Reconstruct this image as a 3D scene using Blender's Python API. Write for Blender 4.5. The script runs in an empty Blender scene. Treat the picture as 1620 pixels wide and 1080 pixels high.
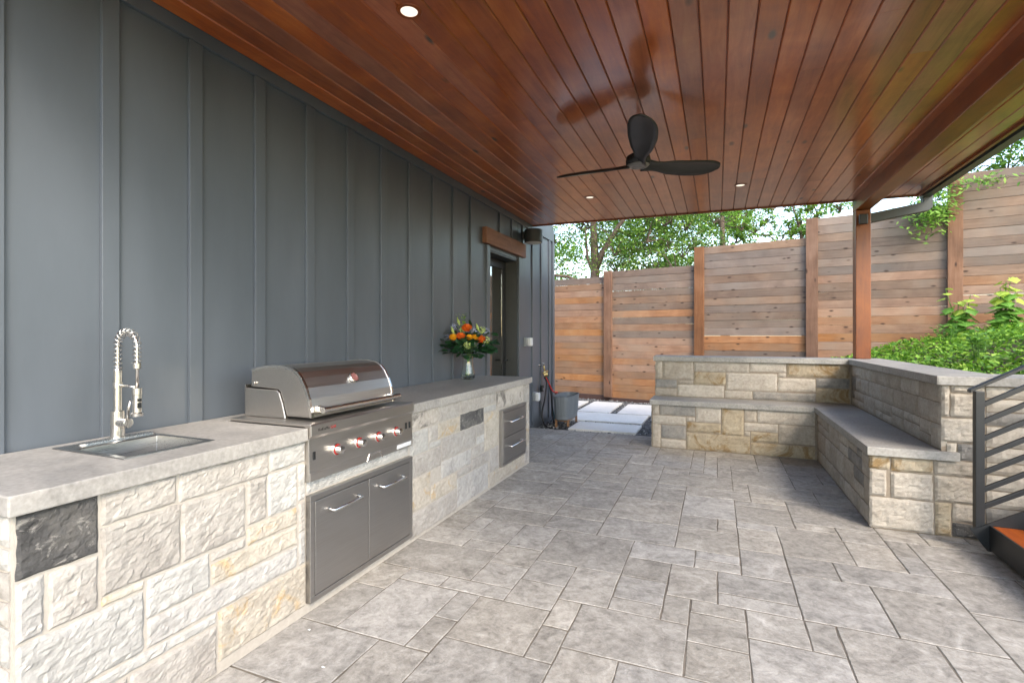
import bpy, bmesh, math, random
import numpy as np
from mathutils import Vector, Matrix, noise as mnoise
random.seed(7)
S = bpy.context.scene
C = S.collection
rad = math.radians

# ------------------------------------------------------------------ camera, sky, sun, exposure
cam_d = bpy.data.cameras.new('camera')
cam = bpy.data.objects.new('camera', cam_d); C.objects.link(cam)
cam_d.sensor_fit = 'HORIZONTAL'; cam_d.sensor_width = 36.0
cam_d.lens = 36.0 * 795.0 / 1620.0
cam_d.shift_y = -11.0 / 1620.0
cam_d.clip_start = 0.05; cam_d.clip_end = 2000
cam.location = (0, 0, 1.37)
cam.rotation_euler = (rad(90), 0, rad(22.235))
S.camera = cam

SUN = Vector((1.0, -1.0, 1.12)).normalized()      # towards the sun
w = bpy.data.worlds.new('World'); S.world = w; w.use_nodes = True
nt = w.node_tree; nt.nodes.clear()
sky = nt.nodes.new('ShaderNodeTexSky'); sky.sky_type = 'NISHITA'; sky.sun_disc = False
sky.sun_elevation = math.asin(SUN.z); sky.sun_rotation = math.atan2(SUN.x, SUN.y)
sky.air_density = 1.0; sky.dust_density = 1.0; sky.ozone_density = 1.2
bg = nt.nodes.new('ShaderNodeBackground'); bg.inputs['Strength'].default_value = 0.15
wo = nt.nodes.new('ShaderNodeOutputWorld')
nt.links.new(sky.outputs[0], bg.inputs[0]); nt.links.new(bg.outputs[0], wo.inputs[0])
sl = bpy.data.lights.new('sun', 'SUN'); sl.energy = 0.55; sl.angle = rad(18); sl.color = (1.0, 0.965, 0.93)
so = bpy.data.objects.new('sun', sl); C.objects.link(so); so.location = (8, -8, 12)
so.rotation_euler = SUN.to_track_quat('Z', 'Y').to_euler()
S.view_settings.view_transform = 'Standard'; S.view_settings.look = 'None'
S.view_settings.exposure = 2.55; S.view_settings.gamma = 1.0; S.view_settings.use_curve_mapping = False
S.view_settings.use_white_balance = True; S.view_settings.white_balance_temperature = 7500; S.view_settings.white_balance_tint = 10
S.cycles.use_denoising = True
S.cycles.max_bounces = 10; S.cycles.diffuse_bounces = 6; S.cycles.transparent_max_bounces = 16

# ------------------------------------------------------------------ materials
def lin(h):
    h = h.lstrip('#'); r = [int(h[i:i+2], 16)/255 for i in (0, 2, 4)]
    return tuple((c/12.92 if c <= .04045 else ((c+.055)/1.055)**2.4) for c in r) + (1,)

class NT:
    def __init__(s, name):
        s.m = bpy.data.materials.new(name); s.m.use_nodes = True
        s.t = s.m.node_tree; s.b = s.t.nodes['Principled BSDF']
    def n(s, typ, **kw):
        nd = s.t.nodes.new(typ)
        for k, v in kw.items():
            if k in nd.inputs: nd.inputs[k].default_value = v
            else: setattr(nd, k, v)
        return nd
    def l(s, a, b): s.t.links.new(a, b)
    def coords(s, scale=(1, 1, 1), rnd=True):
        tc = s.n('ShaderNodeTexCoord'); mp = s.n('ShaderNodeMapping'); mp.inputs['Scale'].default_value = scale
        if rnd:
            oi = s.n('ShaderNodeObjectInfo'); mu = s.n('ShaderNodeMath', operation='MULTIPLY'); mu.inputs[1].default_value = 37.0
            s.l(oi.outputs['Random'], mu.inputs[0])
            ad = s.n('ShaderNodeVectorMath', operation='ADD')
            s.l(tc.outputs['Object'], ad.inputs[0]); s.l(mu.outputs[0], ad.inputs[1]); s.l(ad.outputs[0], mp.inputs[0])
        else: s.l(tc.outputs['Object'], mp.inputs[0])
        return mp.outputs[0]
    def noise(s, co, scale, detail=6, rough=.55, dist=0):
        nd = s.n('ShaderNodeTexNoise'); s.l(co, nd.inputs['Vector'])
        nd.inputs['Scale'].default_value = scale; nd.inputs['Detail'].default_value = detail
        nd.inputs['Roughness'].default_value = rough; nd.inputs['Distortion'].default_value = dist
        return nd.outputs['Fac']
    def ramp(s, fac, stops):
        r = s.n('ShaderNodeValToRGB'); e = r.color_ramp.elements
        while len(e) < len(stops): e.new(.5)
        for i, (p, c) in enumerate(stops): e[i].position = p; e[i].color = c if len(c) == 4 else tuple(c)+(1,)
        s.l(fac, r.inputs[0]); return r.outputs[0]
    def mix(s, fac, a, b, mode='MIX'):
        m = s.n('ShaderNodeMix'); m.data_type = 'RGBA'; m.blend_type = mode
        if hasattr(fac, 'links') or hasattr(fac, 'is_linked'): s.l(fac, m.inputs[0])
        else: m.inputs[0].default_value = fac
        for k, v in ((6, a), (7, b)):
            if isinstance(v, tuple): m.inputs[k].default_value = v
            else: s.l(v, m.inputs[k])
        return m.outputs[2]
    def objvar(s, col, lo=.85, hi=1.15, hue=0.0):
        oi = s.n('ShaderNodeObjectInfo'); mr = s.n('ShaderNodeMapRange')
        mr.inputs[3].default_value = lo; mr.inputs[4].default_value = hi; s.l(oi.outputs['Random'], mr.inputs[0])
        h = s.n('ShaderNodeHueSaturation'); s.l(mr.outputs[0], h.inputs['Value']); s.l(col, h.inputs['Color'])
        if hue:
            m2 = s.n('ShaderNodeMath', operation='MULTIPLY'); m2.inputs[1].default_value = 7.13; s.l(oi.outputs['Random'], m2.inputs[0])
            fr = s.n('ShaderNodeMath', operation='FRACT'); s.l(m2.outputs[0], fr.inputs[0])
            m3 = s.n('ShaderNodeMapRange'); m3.inputs[3].default_value = 1-hue; m3.inputs[4].default_value = 1+hue; s.l(fr.outputs[0], m3.inputs[0])
            s.l(m3.outputs[0], h.inputs['Saturation'])
        return h.outputs[0]
    def bump(s, fac, strength=.3, dist=.01):
        b = s.n('ShaderNodeBump'); b.inputs['Strength'].default_value = strength; b.inputs['Distance'].default_value = dist
        s.l(fac, b.inputs['Height']); s.l(b.outputs[0], s.b.inputs['Normal'])
    def color(s, c):
        if isinstance(c, tuple): s.b.inputs['Base Color'].default_value = c
        else: s.l(c, s.b.inputs['Base Color'])
    def set(s, **kw):
        for k, v in kw.items(): s.b.inputs[k.replace('_', ' ')].default_value = v

def plain(name, col, rough=.5, metal=0, var=.06, nscale=20, bump=.05, spec=.5):
    m = NT(name); co = m.coords()
    f = m.noise(co, nscale)
    c = Vector(col[:3]); m.color(m.ramp(f, [(.3, tuple(c*(1-var))), (.7, tuple(c*(1+var)))]))
    m.set(Roughness=rough, Metallic=metal); m.b.inputs['Specular IOR Level'].default_value = spec
    if bump: m.bump(f, bump, .004)
    return m.m

def stone_mat(name, a, b, c, rust=None, rustamt=.55, bmp=.5, rsc=4.2):
    m = NT(name); co = m.coords()
    big = m.noise(co, 5, 5, .6, .6); fine = m.noise(co, 38, 8, .65)
    col = m.ramp(big, [(.32, a), (.52, b), (.72, c)])
    col = m.mix(.35, col, m.ramp(fine, [(.35, tuple(x*.55 for x in b[:3])), (.6, tuple(min(x*1.12, .95) for x in b[:3]))]), 'MIX')
    if rust:
        rf = m.ramp(m.noise(co, rsc, 6, .7, 1.2), [(rustamt, (0, 0, 0)), (rustamt+.13, (.85, .85, .85))])
        col = m.mix(rf, col, rust)
    col = m.objvar(col, .9, 1.06)
    m.color(col); m.set(Roughness=.9); m.b.inputs['Specular IOR Level'].default_value = .25
    m.bump(m.noise(co, 75, 12, .75, .3), bmp*1.1, .011)
    return m.m
cream = stone_mat('cream_limestone', lin('#97918a'), lin('#a8a39c'), lin('#b5b0a9'))
white_st = stone_mat('white_limestone', lin('#a19f9a'), lin('#aeaca7'), lin('#b9b7b2'))
rust_st = stone_mat('rust_limestone', lin('#9f9688'), lin('#b0a89b'), lin('#bcb4a8'), rust=lin('#b3925e'), rustamt=.54)
grey_st = stone_mat('grey_limestone', lin('#8e8c89'), lin('#aeaba6'), lin('#bbb7b1'))
mott_st = stone_mat('mottled_limestone', lin('#a39c93'), lin('#b4ada4'), lin('#bdb7ae'), rust=lin('#5d5a57'), rustamt=.52)
dark_st = stone_mat('dark_limestone', lin('#3f3f3f'), lin('#5c5b5a'), lin('#8a8680'), rust=lin('#b1ada6'), rustamt=.56, rsc=17, bmp=1.0)
tan_st = stone_mat('tan_limestone', lin('#938a7d'), lin('#a69d90'), lin('#b2aa9f'))
tan_rust = stone_mat('ochre_limestone', lin('#90836f'), lin('#a39782'), lin('#b0a693'), rust=lin('#7f653f'), rustamt=.5)
tan_grey = stone_mat('blue_grey_limestone', lin('#6c6b69'), lin('#86837e'), lin('#9c968c'))
tan_lt = stone_mat('pale_tan_limestone', lin('#9f968a'), lin('#b1a99d'), lin('#bcb5aa'))
mortar_l = plain('pale_mortar', lin('#a8a197'), .95, var=.08, nscale=40, bump=.4)
mortar_t = plain('tan_mortar', lin('#887c6d'), .95, var=.12, nscale=40, bump=.4)

def concrete(name, a, b, rough=.55, sc=3.0):
    m = NT(name); co = m.coords(rnd=False)
    f1 = m.noise(co, sc, 8, .6, .8); f2 = m.noise(co, 55, 6, .6)
    c = m.ramp(f1, [(.3, a), (.68, b)])
    c = m.mix(.18, c, m.ramp(f2, [(.3, (.12, .115, .11)), (.7, (.75, .74, .72))]), 'MIX')
    m.color(c); m.l(m.ramp(f1, [(.3, (rough-.08,)*3), (.7, (rough+.1,)*3)]), m.b.inputs['Roughness'])
    m.bump(m.noise(co, 30, 8, .65), .12, .006); return m.m
slab_m = concrete('counter_concrete', lin('#7b7874'), lin('#a09c96'), .45)
slab2_m = concrete('bench_bluestone', lin('#6f6e6b'), lin('#98948c'), .6)
pad_m = concrete('pad_concrete', lin('#d0cdc6'), lin('#e2dfd9'), .8)

def paver_mat():
    m = NT('stamped_slate'); co = m.coords(rnd=False); cr = m.coords()
    big = m.noise(co, 1.1, 6, .62, .7); mid = m.noise(cr, 4.5, 8, .68, 1.6); fine = m.noise(cr, 30, 9, .7, .4)
    c = m.ramp(big, [(.3, lin('#75726d')), (.5, lin('#928f89')), (.7, lin('#a9a6a0'))])
    c2 = m.ramp(mid, [(.33, lin('#5a5650')), (.45, lin('#8c8881')), (.58, lin('#a8a49d')), (.7, lin('#cfccc7'))])
    c = m.mix(.6, c, c2)
    st = m.ramp(m.noise(cr, 9, 10, .75, 2.5), [(.36, (.45,)*3), (.5, (1,)*3)])
    c = m.mix(.55, c, st, 'MULTIPLY')
    c = m.mix(.22, c, m.ramp(fine, [(.36, lin('#57524e')), (.6, lin('#c8c4bf'))]))
    c = m.objvar(c, .88, 1.12, .3)
    m.color(c); m.set(Roughness=.62); m.b.inputs['Specular IOR Level'].default_value = .4
    ad = m.n('ShaderNodeMath', operation='ADD'); m.l(mid, ad.inputs[0]); m.l(m.noise(cr, 45, 10, .7), ad.inputs[1])
    m.bump(ad.outputs[0], .32, .012); return m.m
pav_m = paver_mat()
joint_m = plain('paver_joint', lin('#6b645b'), .9, var=.3, nscale=12, bump=.3)

def wood(name, cols, axis=1, knots=True, rough=.6, stretch=14, var=(.8, 1.2), hue=.15, coat=0, knotsc=5, kcol=(.03, .012, .006), coatior=1.5, knotr=.16, grey=None, bmp=.15):
    m = NT(name)
    sc = [1.0*stretch]*3; sc[axis] = 1.0
    co = m.coords(tuple(sc)); raw = m.coords()
    g = m.noise(co, 2.2, 8, .65, .8); blot = m.noise(raw, 2.3, 5, .6, .5)
    c = m.ramp(g, [(.28, cols[0]), (.5, cols[1]), (.72, cols[2])])
    c = m.mix(.55, c, m.ramp(blot, [(.3, cols[0]), (.55, cols[1]), (.75, cols[2])]))
    if grey:
        gf = m.ramp(m.noise(raw, .9, 5, .6, .4), [(.42, (0, 0, 0)), (.68, (.75,)*3)]); c = m.mix(gf, c, grey)
    c = m.objvar(c, var[0], var[1], hue)
    if knots:
        ks = [knotsc*2.0]*3; ks[axis] = knotsc*.85
        kc = m.coords(tuple(ks)); v = m.n('ShaderNodeTexVoronoi'); m.l(kc, v.inputs['Vector']); v.inputs['Scale'].default_value = 1.0
        kf = m.ramp(v.outputs['Distance'], [(knotr*.4, (1, 1, 1)), (knotr, (0, 0, 0))])
        c = m.mix(kf, c, kcol+(1,))
    m.color(c); m.set(Roughness=rough)
    if coat: m.set(Coat_Weight=coat, Coat_Roughness=.17, Coat_IOR=coatior)
    m.bump(g, bmp, .004); return m.m
ceil_w = wood('stained_ceiling_cedar', [lin('#6c2c11'), lin('#a3532a'), lin('#bf7342')], axis=1, rough=.34, stretch=9, var=(.8, 1.2), hue=.1, coat=1.0, coatior=1.6, knotsc=1.7, kcol=(.05, .02, .01), knotr=.09, bmp=.08)
beam_w = wood('stained_beam_cedar', [lin('#602d14'), lin('#8c4824'), lin('#a25c32')], axis=1, rough=.42, stretch=9, coat=.3, knotsc=1.5, bmp=.1)
post_w = wood('stained_post_cedar', [lin('#4f2410'), lin('#77401f'), lin('#8a4f26')], axis=2, rough=.45, stretch=9, coat=.2, knotsc=2.2, bmp=.1)
tread_w = wood('stained_tread', [lin('#7a3514'), lin('#9c4c20'), lin('#b5622c')], axis=1, rough=.5, knots=False)
header_w = wood('door_header_cedar', [lin('#5d3a28'), lin('#7f5640'), lin('#93694f')], axis=1, rough=.7, knotsc=2.5)
fence_w = wood('weathered_fence_cedar', [lin('#57453a'), lin('#786355'), lin('#8f7a6a')], axis=0, rough=.85, stretch=22, var=(.8, 1.16), hue=.22, knotsc=4.2, kcol=(.035, .018, .012), grey=lin('#6f665e'), bmp=.4)
fencewarm_w = wood('warm_fence_cedar', [lin('#69462f'), lin('#90694e'), lin('#a68468')], axis=0, rough=.85, stretch=22, var=(.82, 1.16), hue=.22, knotsc=4.2, kcol=(.04, .018, .01), grey=lin('#84705f'), bmp=.4)
fpost_w = wood('fence_post_cedar', [lin('#4c301d'), lin('#6f4a31'), lin('#84614a')], axis=2, rough=.85, stretch=12, knotsc=3.5, bmp=.4)
leg_w = wood('planter_leg_wood', [lin('#6e4a2c'), lin('#8d6540'), lin('#a57a50')], axis=2, knots=False)

def paint_mat():
    m = NT('grey_siding_paint'); co = m.coords((1, 1, .25), rnd=False)
    f = m.noise(co, 3, 6, .6); c = m.ramp(f, [(.3, lin('#4b5259')), (.7, lin('#565d65'))])
    m.color(c); m.set(Roughness=.36); m.bump(m.noise(co, 140, 4, .6), .12, .002); return m.m
paint = paint_mat()
trim_dark = plain('dark_trim_paint', lin('#3a3c3c'), .5, var=.04)
gutter_m = plain('gutter_paint', lin('#474d4a'), .4, var=.04, bump=0)
def steel_mat(name, col, rough, axis=1):
    m = NT(name); sc = [220.0]*3; sc[axis] = 4
    co = m.coords(tuple(sc)); f = m.noise(co, 1, 4, .6)
    m.color(m.ramp(f, [(.3, tuple(x*.93 for x in col[:3])), (.7, tuple(x*1.05 for x in col[:3]))]))
    m.set(Metallic=1.0); m.l(m.ramp(f, [(.3, (rough-.05,)*3), (.7, (rough+.06,)*3)]), m.b.inputs['Roughness'])
    m.bump(m.noise(m.coords((1, 1, 1)), 7, 3, .5), .04, .02); return m.m
steel = steel_mat('brushed_steel', (.56, .53, .50), .34)
steel_dk = steel_mat('brushed_door_steel', (.40, .385, .37), .40)
steel_sink = steel_mat('sink_steel', (.36, .355, .35), .3)
steel_sh = steel_mat('polished_steel', (.72, .71, .69), .2)
nickel = steel_mat('brushed_nickel', (.62, .60, .57), .27, 2)
black_m = plain('black_powder_coat', lin('#1d1f21'), .45, var=.1, bump=.05)
fan_m = wood('ebonised_fan_wood', [lin('#1b1b1b'), lin('#262625'), lin('#30302f')], axis=0, knots=False, rough=.42, bmp=.06)
fanhub_m = plain('fan_hub_grey', lin('#6a6866'), .4, bump=0)
blackpl = plain('black_plastic', lin('#161718'), .5, bump=0)
red_m = plain('red_rubber', lin('#a01c18'), .45, bump=0)
blue_m = plain('teal_rubber', lin('#2d6a74'), .45, bump=0)
brass = plain('brass', (.62, .48, .22), .35, 1, bump=0)
whitepl = plain('white_plastic', lin('#c9cbcc'), .4, bump=0)
greypl = plain('grey_plastic', lin('#7e8386'), .4, bump=0)
planter_m = plain('planter_grey', lin('#666c70'), .55, var=.04)
brownpl = plain('kickboard_brown', lin('#4b3631'), .8, var=.15)
soil_m = plain('soil', lin('#46382b'), .95, var=.35, nscale=9, bump=.6)
gravel_m = None
def gravel_mat():
    m = NT('gravel_stone'); g = m.n('ShaderNodeNewGeometry')
    m.color(m.ramp(g.outputs['Random Per Island'], [(0, lin('#3f4042')), (.5, lin('#6b6c6e')), (.85, lin('#8c8b89')), (1, lin('#b0aeaa'))]))
    m.set(Roughness=.85); return m.m
gravel_m = gravel_mat()
gbase_m = plain('gravel_bed', lin('#4b4b4b'), .95, var=.4, nscale=60, bump=.6)
def emit_mat(name, col, st):
    m = NT(name); m.color(col); m.set(Emission_Color=col, Emission_Strength=st); return m.m
lamp_m = emit_mat('lamp_lens', (.8, .76, .7, 1), .2)
def glass_mat(name, tint=(1, 1, 1, 1), rough=.0, ior=1.45):
    m = NT(name); m.color(tint); m.set(Transmission_Weight=1.0, Roughness=rough, IOR=ior); return m.m
glass_v = glass_mat('vase_glass', (.9, .95, .92, 1))
pane_m = glass_mat('door_glass', (.75, .8, .8, 1), .0, 2.4)
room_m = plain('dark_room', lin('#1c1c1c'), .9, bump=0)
def leaf_mat(name, stops, trans=.35):
    m = NT(name); g = m.n('ShaderNodeNewGeometry')
    c = m.ramp(g.outputs['Random Per Island'], stops)
    m.color(c); m.set(Roughness=.5); m.b.inputs['Specular IOR Level'].default_value = .35
    tr = m.n('ShaderNodeBsdfTranslucent'); m.l(c, tr.inputs[0]); mx = m.n('ShaderNodeMixShader'); mx.inputs[0].default_value = trans
    out = [n for n in m.t.nodes if n.type == 'OUTPUT_MATERIAL'][0]
    m.l(m.b.outputs[0], mx.inputs[1]); m.l(tr.outputs[0], mx.inputs[2]); m.l(mx.outputs[0], out.inputs[0]); return m.m
leaf_tree = leaf_mat('oak_leaves', [(0, lin('#3a5d22')), (.5, lin('#5d8738')), (.85, lin('#86a74e')), (1, lin('#b4c96c'))], .45)
leaf_lite = leaf_mat('locust_leaves', [(0, lin('#4f7a2c')), (.6, lin('#6f9a3c')), (1, lin('#93b552'))])
leaf_cover = leaf_mat('groundcover_leaves', [(0, lin('#3a6a1c')), (.5, lin('#6a9c30')), (.9, lin('#93bd45')), (1, lin('#b5d064'))])
leaf_broad = leaf_mat('broad_leaves', [(0, lin('#4a7a34')), (.6, lin('#6a9a42')), (1, lin('#8fb54c'))])
leaf_young = leaf_mat('young_leaves', [(0, lin('#8fae40')), (1, lin('#b4c65a'))])
leaf_vase = leaf_mat('eucalyptus_leaves', [(0, lin('#14301c')), (.6, lin('#21462a')), (1, lin('#3b6a35'))], .2)
bark = plain('bark', lin('#584a3f'), .95, var=.35, nscale=14, bump=.8)
stem_g = plain('green_stem', lin('#4d7330'), .6, bump=0)
def petal(name, a, b):
    return leaf_mat(name, [(0, lin(a)), (1, lin(b))], .25)
pet_or = petal('orange_petals', '#d2561c', '#ef8038'); pet_ye = petal('yellow_petals', '#e09a1e', '#f2b53a')
pet_wh = petal('green_white_florets', '#a9c25a', '#d8e0a6'); pet_bl = petal('blue_florets', '#7f8bb0', '#b9c0d6'); pet_li = petal('lily_bud', '#8fa84a', '#c5d089')

# ------------------------------------------------------------------ builders
def link(o, parent=None):
    C.objects.link(o)
    if parent: o.parent = parent
    return o
def thing(name, label, cat, loc=(0, 0, 0), rz=0, group=None):
    o = bpy.data.objects.new(name, None); o.empty_display_size = .1; C.objects.link(o)
    o.location = loc; o.rotation_euler = (0, 0, rz); tag(o, label, cat, group); return o
def tag(o, label, cat, group=None):
    o['label'] = label; o['category'] = cat
    if group: o['group'] = group
    return o
def struct(o): o['kind'] = 'structure'; return o
def obj(name, me, m, parent=None, loc=None, smooth=False, label=None):
    """verts are in WORLD space; when a parent is given the mesh is moved into the parent's frame"""
    o = bpy.data.objects.new(name, me); C.objects.link(o)
    if m: me.materials.clear(); me.materials.append(m)
    if loc is not None: o.location = loc
    if parent:
        o.parent = parent
        o.matrix_parent_inverse = wmat(parent).inverted()
    if smooth:
        for p in me.polygons: p.use_smooth = True
    if label: o['label'] = label
    return o
def wmat(q):
    if q is None: return Matrix()
    return (wmat(q.parent) @ q.matrix_parent_inverse @ q.matrix_basis) if q.parent else q.matrix_basis.copy()
class MB:
    def __init__(s): s.v = []; s.f = []
    def add(s, vs, fs):
        k = len(s.v); s.v += [tuple(v) for v in vs]; s.f += [tuple(i+k for i in f) for f in fs]; return s
    def box(s, x0, x1, y0, y1, z0, z1):
        return s.add([(x0,y0,z0),(x1,y0,z0),(x1,y1,z0),(x0,y1,z0),(x0,y0,z1),(x1,y0,z1),(x1,y1,z1),(x0,y1,z1)],
                     [(0,3,2,1),(4,5,6,7),(0,1,5,4),(1,2,6,5),(2,3,7,6),(3,0,4,7)])
    def tube(s, pts, r, n=10, caps=True):
        pts = [Vector(p) for p in pts]; rr = r if isinstance(r, (list, tuple)) else [r]*len(pts)
        rings = []; up = None
        for i, p in enumerate(pts):
            t = (pts[min(i+1, len(pts)-1)]-pts[max(i-1, 0)]).normalized()
            if up is None: up = Vector((0, 0, 1)) if abs(t.z) < .9 else Vector((1, 0, 0))
            a = t.cross(up).normalized(); up = a.cross(t).normalized()
            rings.append([p+(a*math.cos(2*math.pi*k/n)+up*math.sin(2*math.pi*k/n))*rr[i] for k in range(n)])
        vs = [v for R_ in rings for v in R_]; fs = []
        for i in range(len(pts)-1):
            for k in range(n): fs.append((i*n+k, i*n+(k+1) % n, (i+1)*n+(k+1) % n, (i+1)*n+k))
        if caps: fs.append(tuple(range(n-1, -1, -1))); fs.append(tuple((len(pts)-1)*n+k for k in range(n)))
        return s.add(vs, fs)
    def lathe(s, prof, c, n=24, axis='z'):
        vs = []
        for (r, h) in prof:
            for k in range(n):
                a = 2*math.pi*k/n
                if axis == 'z': vs.append((c[0]+r*math.cos(a), c[1]+r*math.sin(a), c[2]+h))
                elif axis == 'x': vs.append((c[0]+h, c[1]+r*math.cos(a), c[2]+r*math.sin(a)))
                else: vs.append((c[0]+r*math.sin(a), c[1]+h, c[2]+r*math.cos(a)))
        m = len(prof)
        fs = [(i*n+k, i*n+(k+1) % n, (i+1)*n+(k+1) % n, (i+1)*n+k) for i in range(m-1) for k in range(n)]
        fs.append(tuple(range(n-1, -1, -1))); fs.append(tuple((m-1)*n+k for k in range(n)))
        return s.add(vs, fs)
    def prism(s, poly, a0, a1, axis='y'):
        """poly of (p,q): axis y -> (x,z), axis x -> (y,z), axis z -> (x,y)"""
        def P(p, q, a): return (p, a, q) if axis == 'y' else ((a, p, q) if axis == 'x' else (p, q, a))
        n = len(poly); vs = [P(p, q, a0) for p, q in poly]+[P(p, q, a1) for p, q in poly]
        return s.add(vs, [tuple(range(n-1, -1, -1)), tuple(range(n, 2*n))]+[(i, (i+1) % n, n+(i+1) % n, n+i) for i in range(n)])
    def mesh(s, name):
        me = bpy.data.meshes.new(name); me.from_pydata(s.v, [], s.f); me.update()
        bm = bmesh.new(); bm.from_mesh(me); bmesh.ops.recalc_face_normals(bm, faces=bm.faces); bm.to_mesh(me); bm.free(); return me
    def build(s, name, m, parent=None, smooth=False, bevel=0, seg=2, label=None):
        o = obj(name, s.mesh(name), m, parent, smooth=smooth, label=label)
        if bevel:
            b = o.modifiers.new('bevel', 'BEVEL'); b.width = bevel; b.segments = seg; b.limit_method = 'ANGLE'; b.angle_limit = rad(40)
        return o
def box(name, x0, x1, y0, y1, z0, z1, m, parent=None, bevel=0, label=None):
    return MB().box(x0, x1, y0, y1, z0, z1).build(name, m, parent, bevel=bevel, label=label)

# rock-faced stone: rectangle (u0,u1,z0,z1) on a face; P(u,d,z) gives the world point, d = outward
def rock(u0, u1, z0, z1, P, m, parent, cell=.02, amp=.012, proud=.012, back=.05, seed=0):
    if u1-u0 < .02 or z1-z0 < .015: return
    nu = max(3, min(64, int((u1-u0)/cell))); nz = max(3, min(36, int((z1-z0)/cell)))
    vs = []; sd = Vector((seed*3.17, seed*1.73, seed*.91))
    tu, tz = random.uniform(-.5, .5), random.uniform(-.5, .5)
    for j in range(nz+1):
        for i in range(nu+1):
            a = i/nu; b = j/nz; u = u0+(u1-u0)*a; z = z0+(z1-z0)*b
            e = min(a*(u1-u0), (1-a)*(u1-u0), b*(z1-z0), (1-b)*(z1-z0))
            edge = min(1, e/.012); edge = edge*(2-edge)
            q = Vector((u*9, z*13, 0))+sd
            n1 = mnoise.fractal(q, 1.0, 2.1, 4)
            n2 = mnoise.ridged_multi_fractal(Vector((u*7+z*9, z*22-u*5, 3))+sd, .9, 2.2, 4, 1.0, 2.0)-1.0
            n3 = mnoise.fractal(Vector((u*34+z*18, z*60-u*12, 7))+sd, .8, 2.0, 4)
            qf = Vector((u*22+z*10, z*34-u*8, 0))+sd*3
            vd, vp = mnoise.voronoi(qf); tl = mnoise.cell_vector(vp[0]*5.1)
            fac = (qf-vp[0]).dot(tl-Vector((.5, .5, .5)))
            d = (n1*.4+n2*.25+n3*.2+fac*.95)*amp + (tu*(a-.5)+tz*(b-.5))*amp*.5
            ju = mnoise.noise(Vector((u*20, z*20, 9))+sd)*.006 if e < 1e-6 else 0
            jz = mnoise.noise(Vector((u*20, z*20, 19))+sd)*.006 if e < 1e-6 else 0
            vs.append(P(u+ju, (proud+d)*edge+.003*(1-edge), z+jz))
    idx = lambda i, j: j*(nu+1)+i
    fs = [(idx(i, j), idx(i+1, j), idx(i+1, j+1), idx(i, j+1)) for j in range(nz) for i in range(nu)]
    ring = [idx(i, 0) for i in range(nu+1)]+[idx(nu, j) for j in range(1, nz+1)]+[idx(i, nz) for i in range(nu-1, -1, -1)]+[idx(0, j) for j in range(nz-1, 0, -1)]
    k = len(vs); cnt = len(ring)
    for r_ in ring:
        i = r_ % (nu+1); j = r_//(nu+1); vs.append(P(u0+(u1-u0)*i/nu, -back, z0+(z1-z0)*j/nz))
    fs += [(ring[(q+1) % cnt], ring[q], k+q, k+(q+1) % cnt) for q in range(cnt)]
    MB().add(vs, fs).build('stone', m, parent)
def ashlar(u0, u1, z0, z1, rows, lens, gap=.009):
    out = []; z = z0
    while z < z1-.03:
        h = random.choice(rows)
        if z+h > z1-.07: h = z1-z
        u = u0
        while u < u1-.02:
            L = random.choice(lens)*random.uniform(.85, 1.15)
            if u+L > u1-.1: L = u1-u
            if h > .15 and random.random() < .35:
                k = h*random.uniform(.4, .6)
                out.append((u, u+L-gap, z, z+k-gap)); out.append((u, u+L-gap, z+k, z+h-gap))
            else: out.append((u, u+L-gap, z, z+h-gap))
            u += L
        z += h
    return out
def pick(ms): return random.choice(ms)

# ------------------------------------------------------------------ ground and patio
WX = -2.544                                     # face of the house siding
g = MB().add([(-400, -400, -.12), (400, -400, -.12), (400, 400, -.12), (-400, 400, -.12)], [(0, 1, 2, 3)]).build('ground', soil_m); struct(g)
patio = struct(box('patio', WX-.02, 4.6, -6.0, 6.98, -.1, -.0045, joint_m))
struct(box('patio_behind', WX-.02, 4.6, -6.0, .715, -.004, -.001, pav_m))
struct(box('patio_side', 2.27, 4.6, .72, 4.2, -.004, -.001, pav_m))
gb = struct(box('gravel_bed', -6.5, 1.75, 6.985, 12.5, -.11, -.03, gbase_m))

def paver(x0, x1, y0, y1, z, seed):
    g_ = .0032; x0 += g_*.9; x1 -= g_*.9; y0 += g_*1.3; y1 -= g_*1.3
    base = []; rnd = random.Random(seed)
    for (ax, ay, bx_, by) in ((x0,y0,x1,y0),(x1,y0,x1,y1),(x1,y1,x0,y1),(x0,y1,x0,y0)):
        for t in (0, .33, .67):
            base.append((ax+(bx_-ax)*t+rnd.uniform(-.0025, .0025), ay+(by-ay)*t+rnd.uniform(-.0025, .0025)))
    cx, cy = (x0+x1)/2, (y0+y1)/2; n = len(base)
    def ins(p, d):
        dx = max(-1, min(1, (cx-p[0])*50)); dy = max(-1, min(1, (cy-p[1])*50)); return (p[0]+dx*d, p[1]+dy*d)
    vs = [(p[0], p[1], -.012) for p in base]+[ins(p, .0005)+(z-.002,) for p in base]+[ins(p, .003)+(z,) for p in base]
    fs = [(k*n+i, k*n+(i+1) % n, (k+1)*n+(i+1) % n, (k+1)*n+i) for k in range(2) for i in range(n)]+[tuple(2*n+i for i in range(n))]
    obj('paver', MB().add(vs, fs).mesh('paver'), pav_m, patio)
U = .128; GX0, GY0 = -2.56, .72
NXg, NYg = 38, 49
sizes = [(4,3),(3,4),(3,2),(3,3),(2,2),(4,2),(2,1),(5,3),(2,3),(4,4),(3,1)]
wts = [5,3,4,4,3,4,1.2,2,3,2,1]
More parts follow.
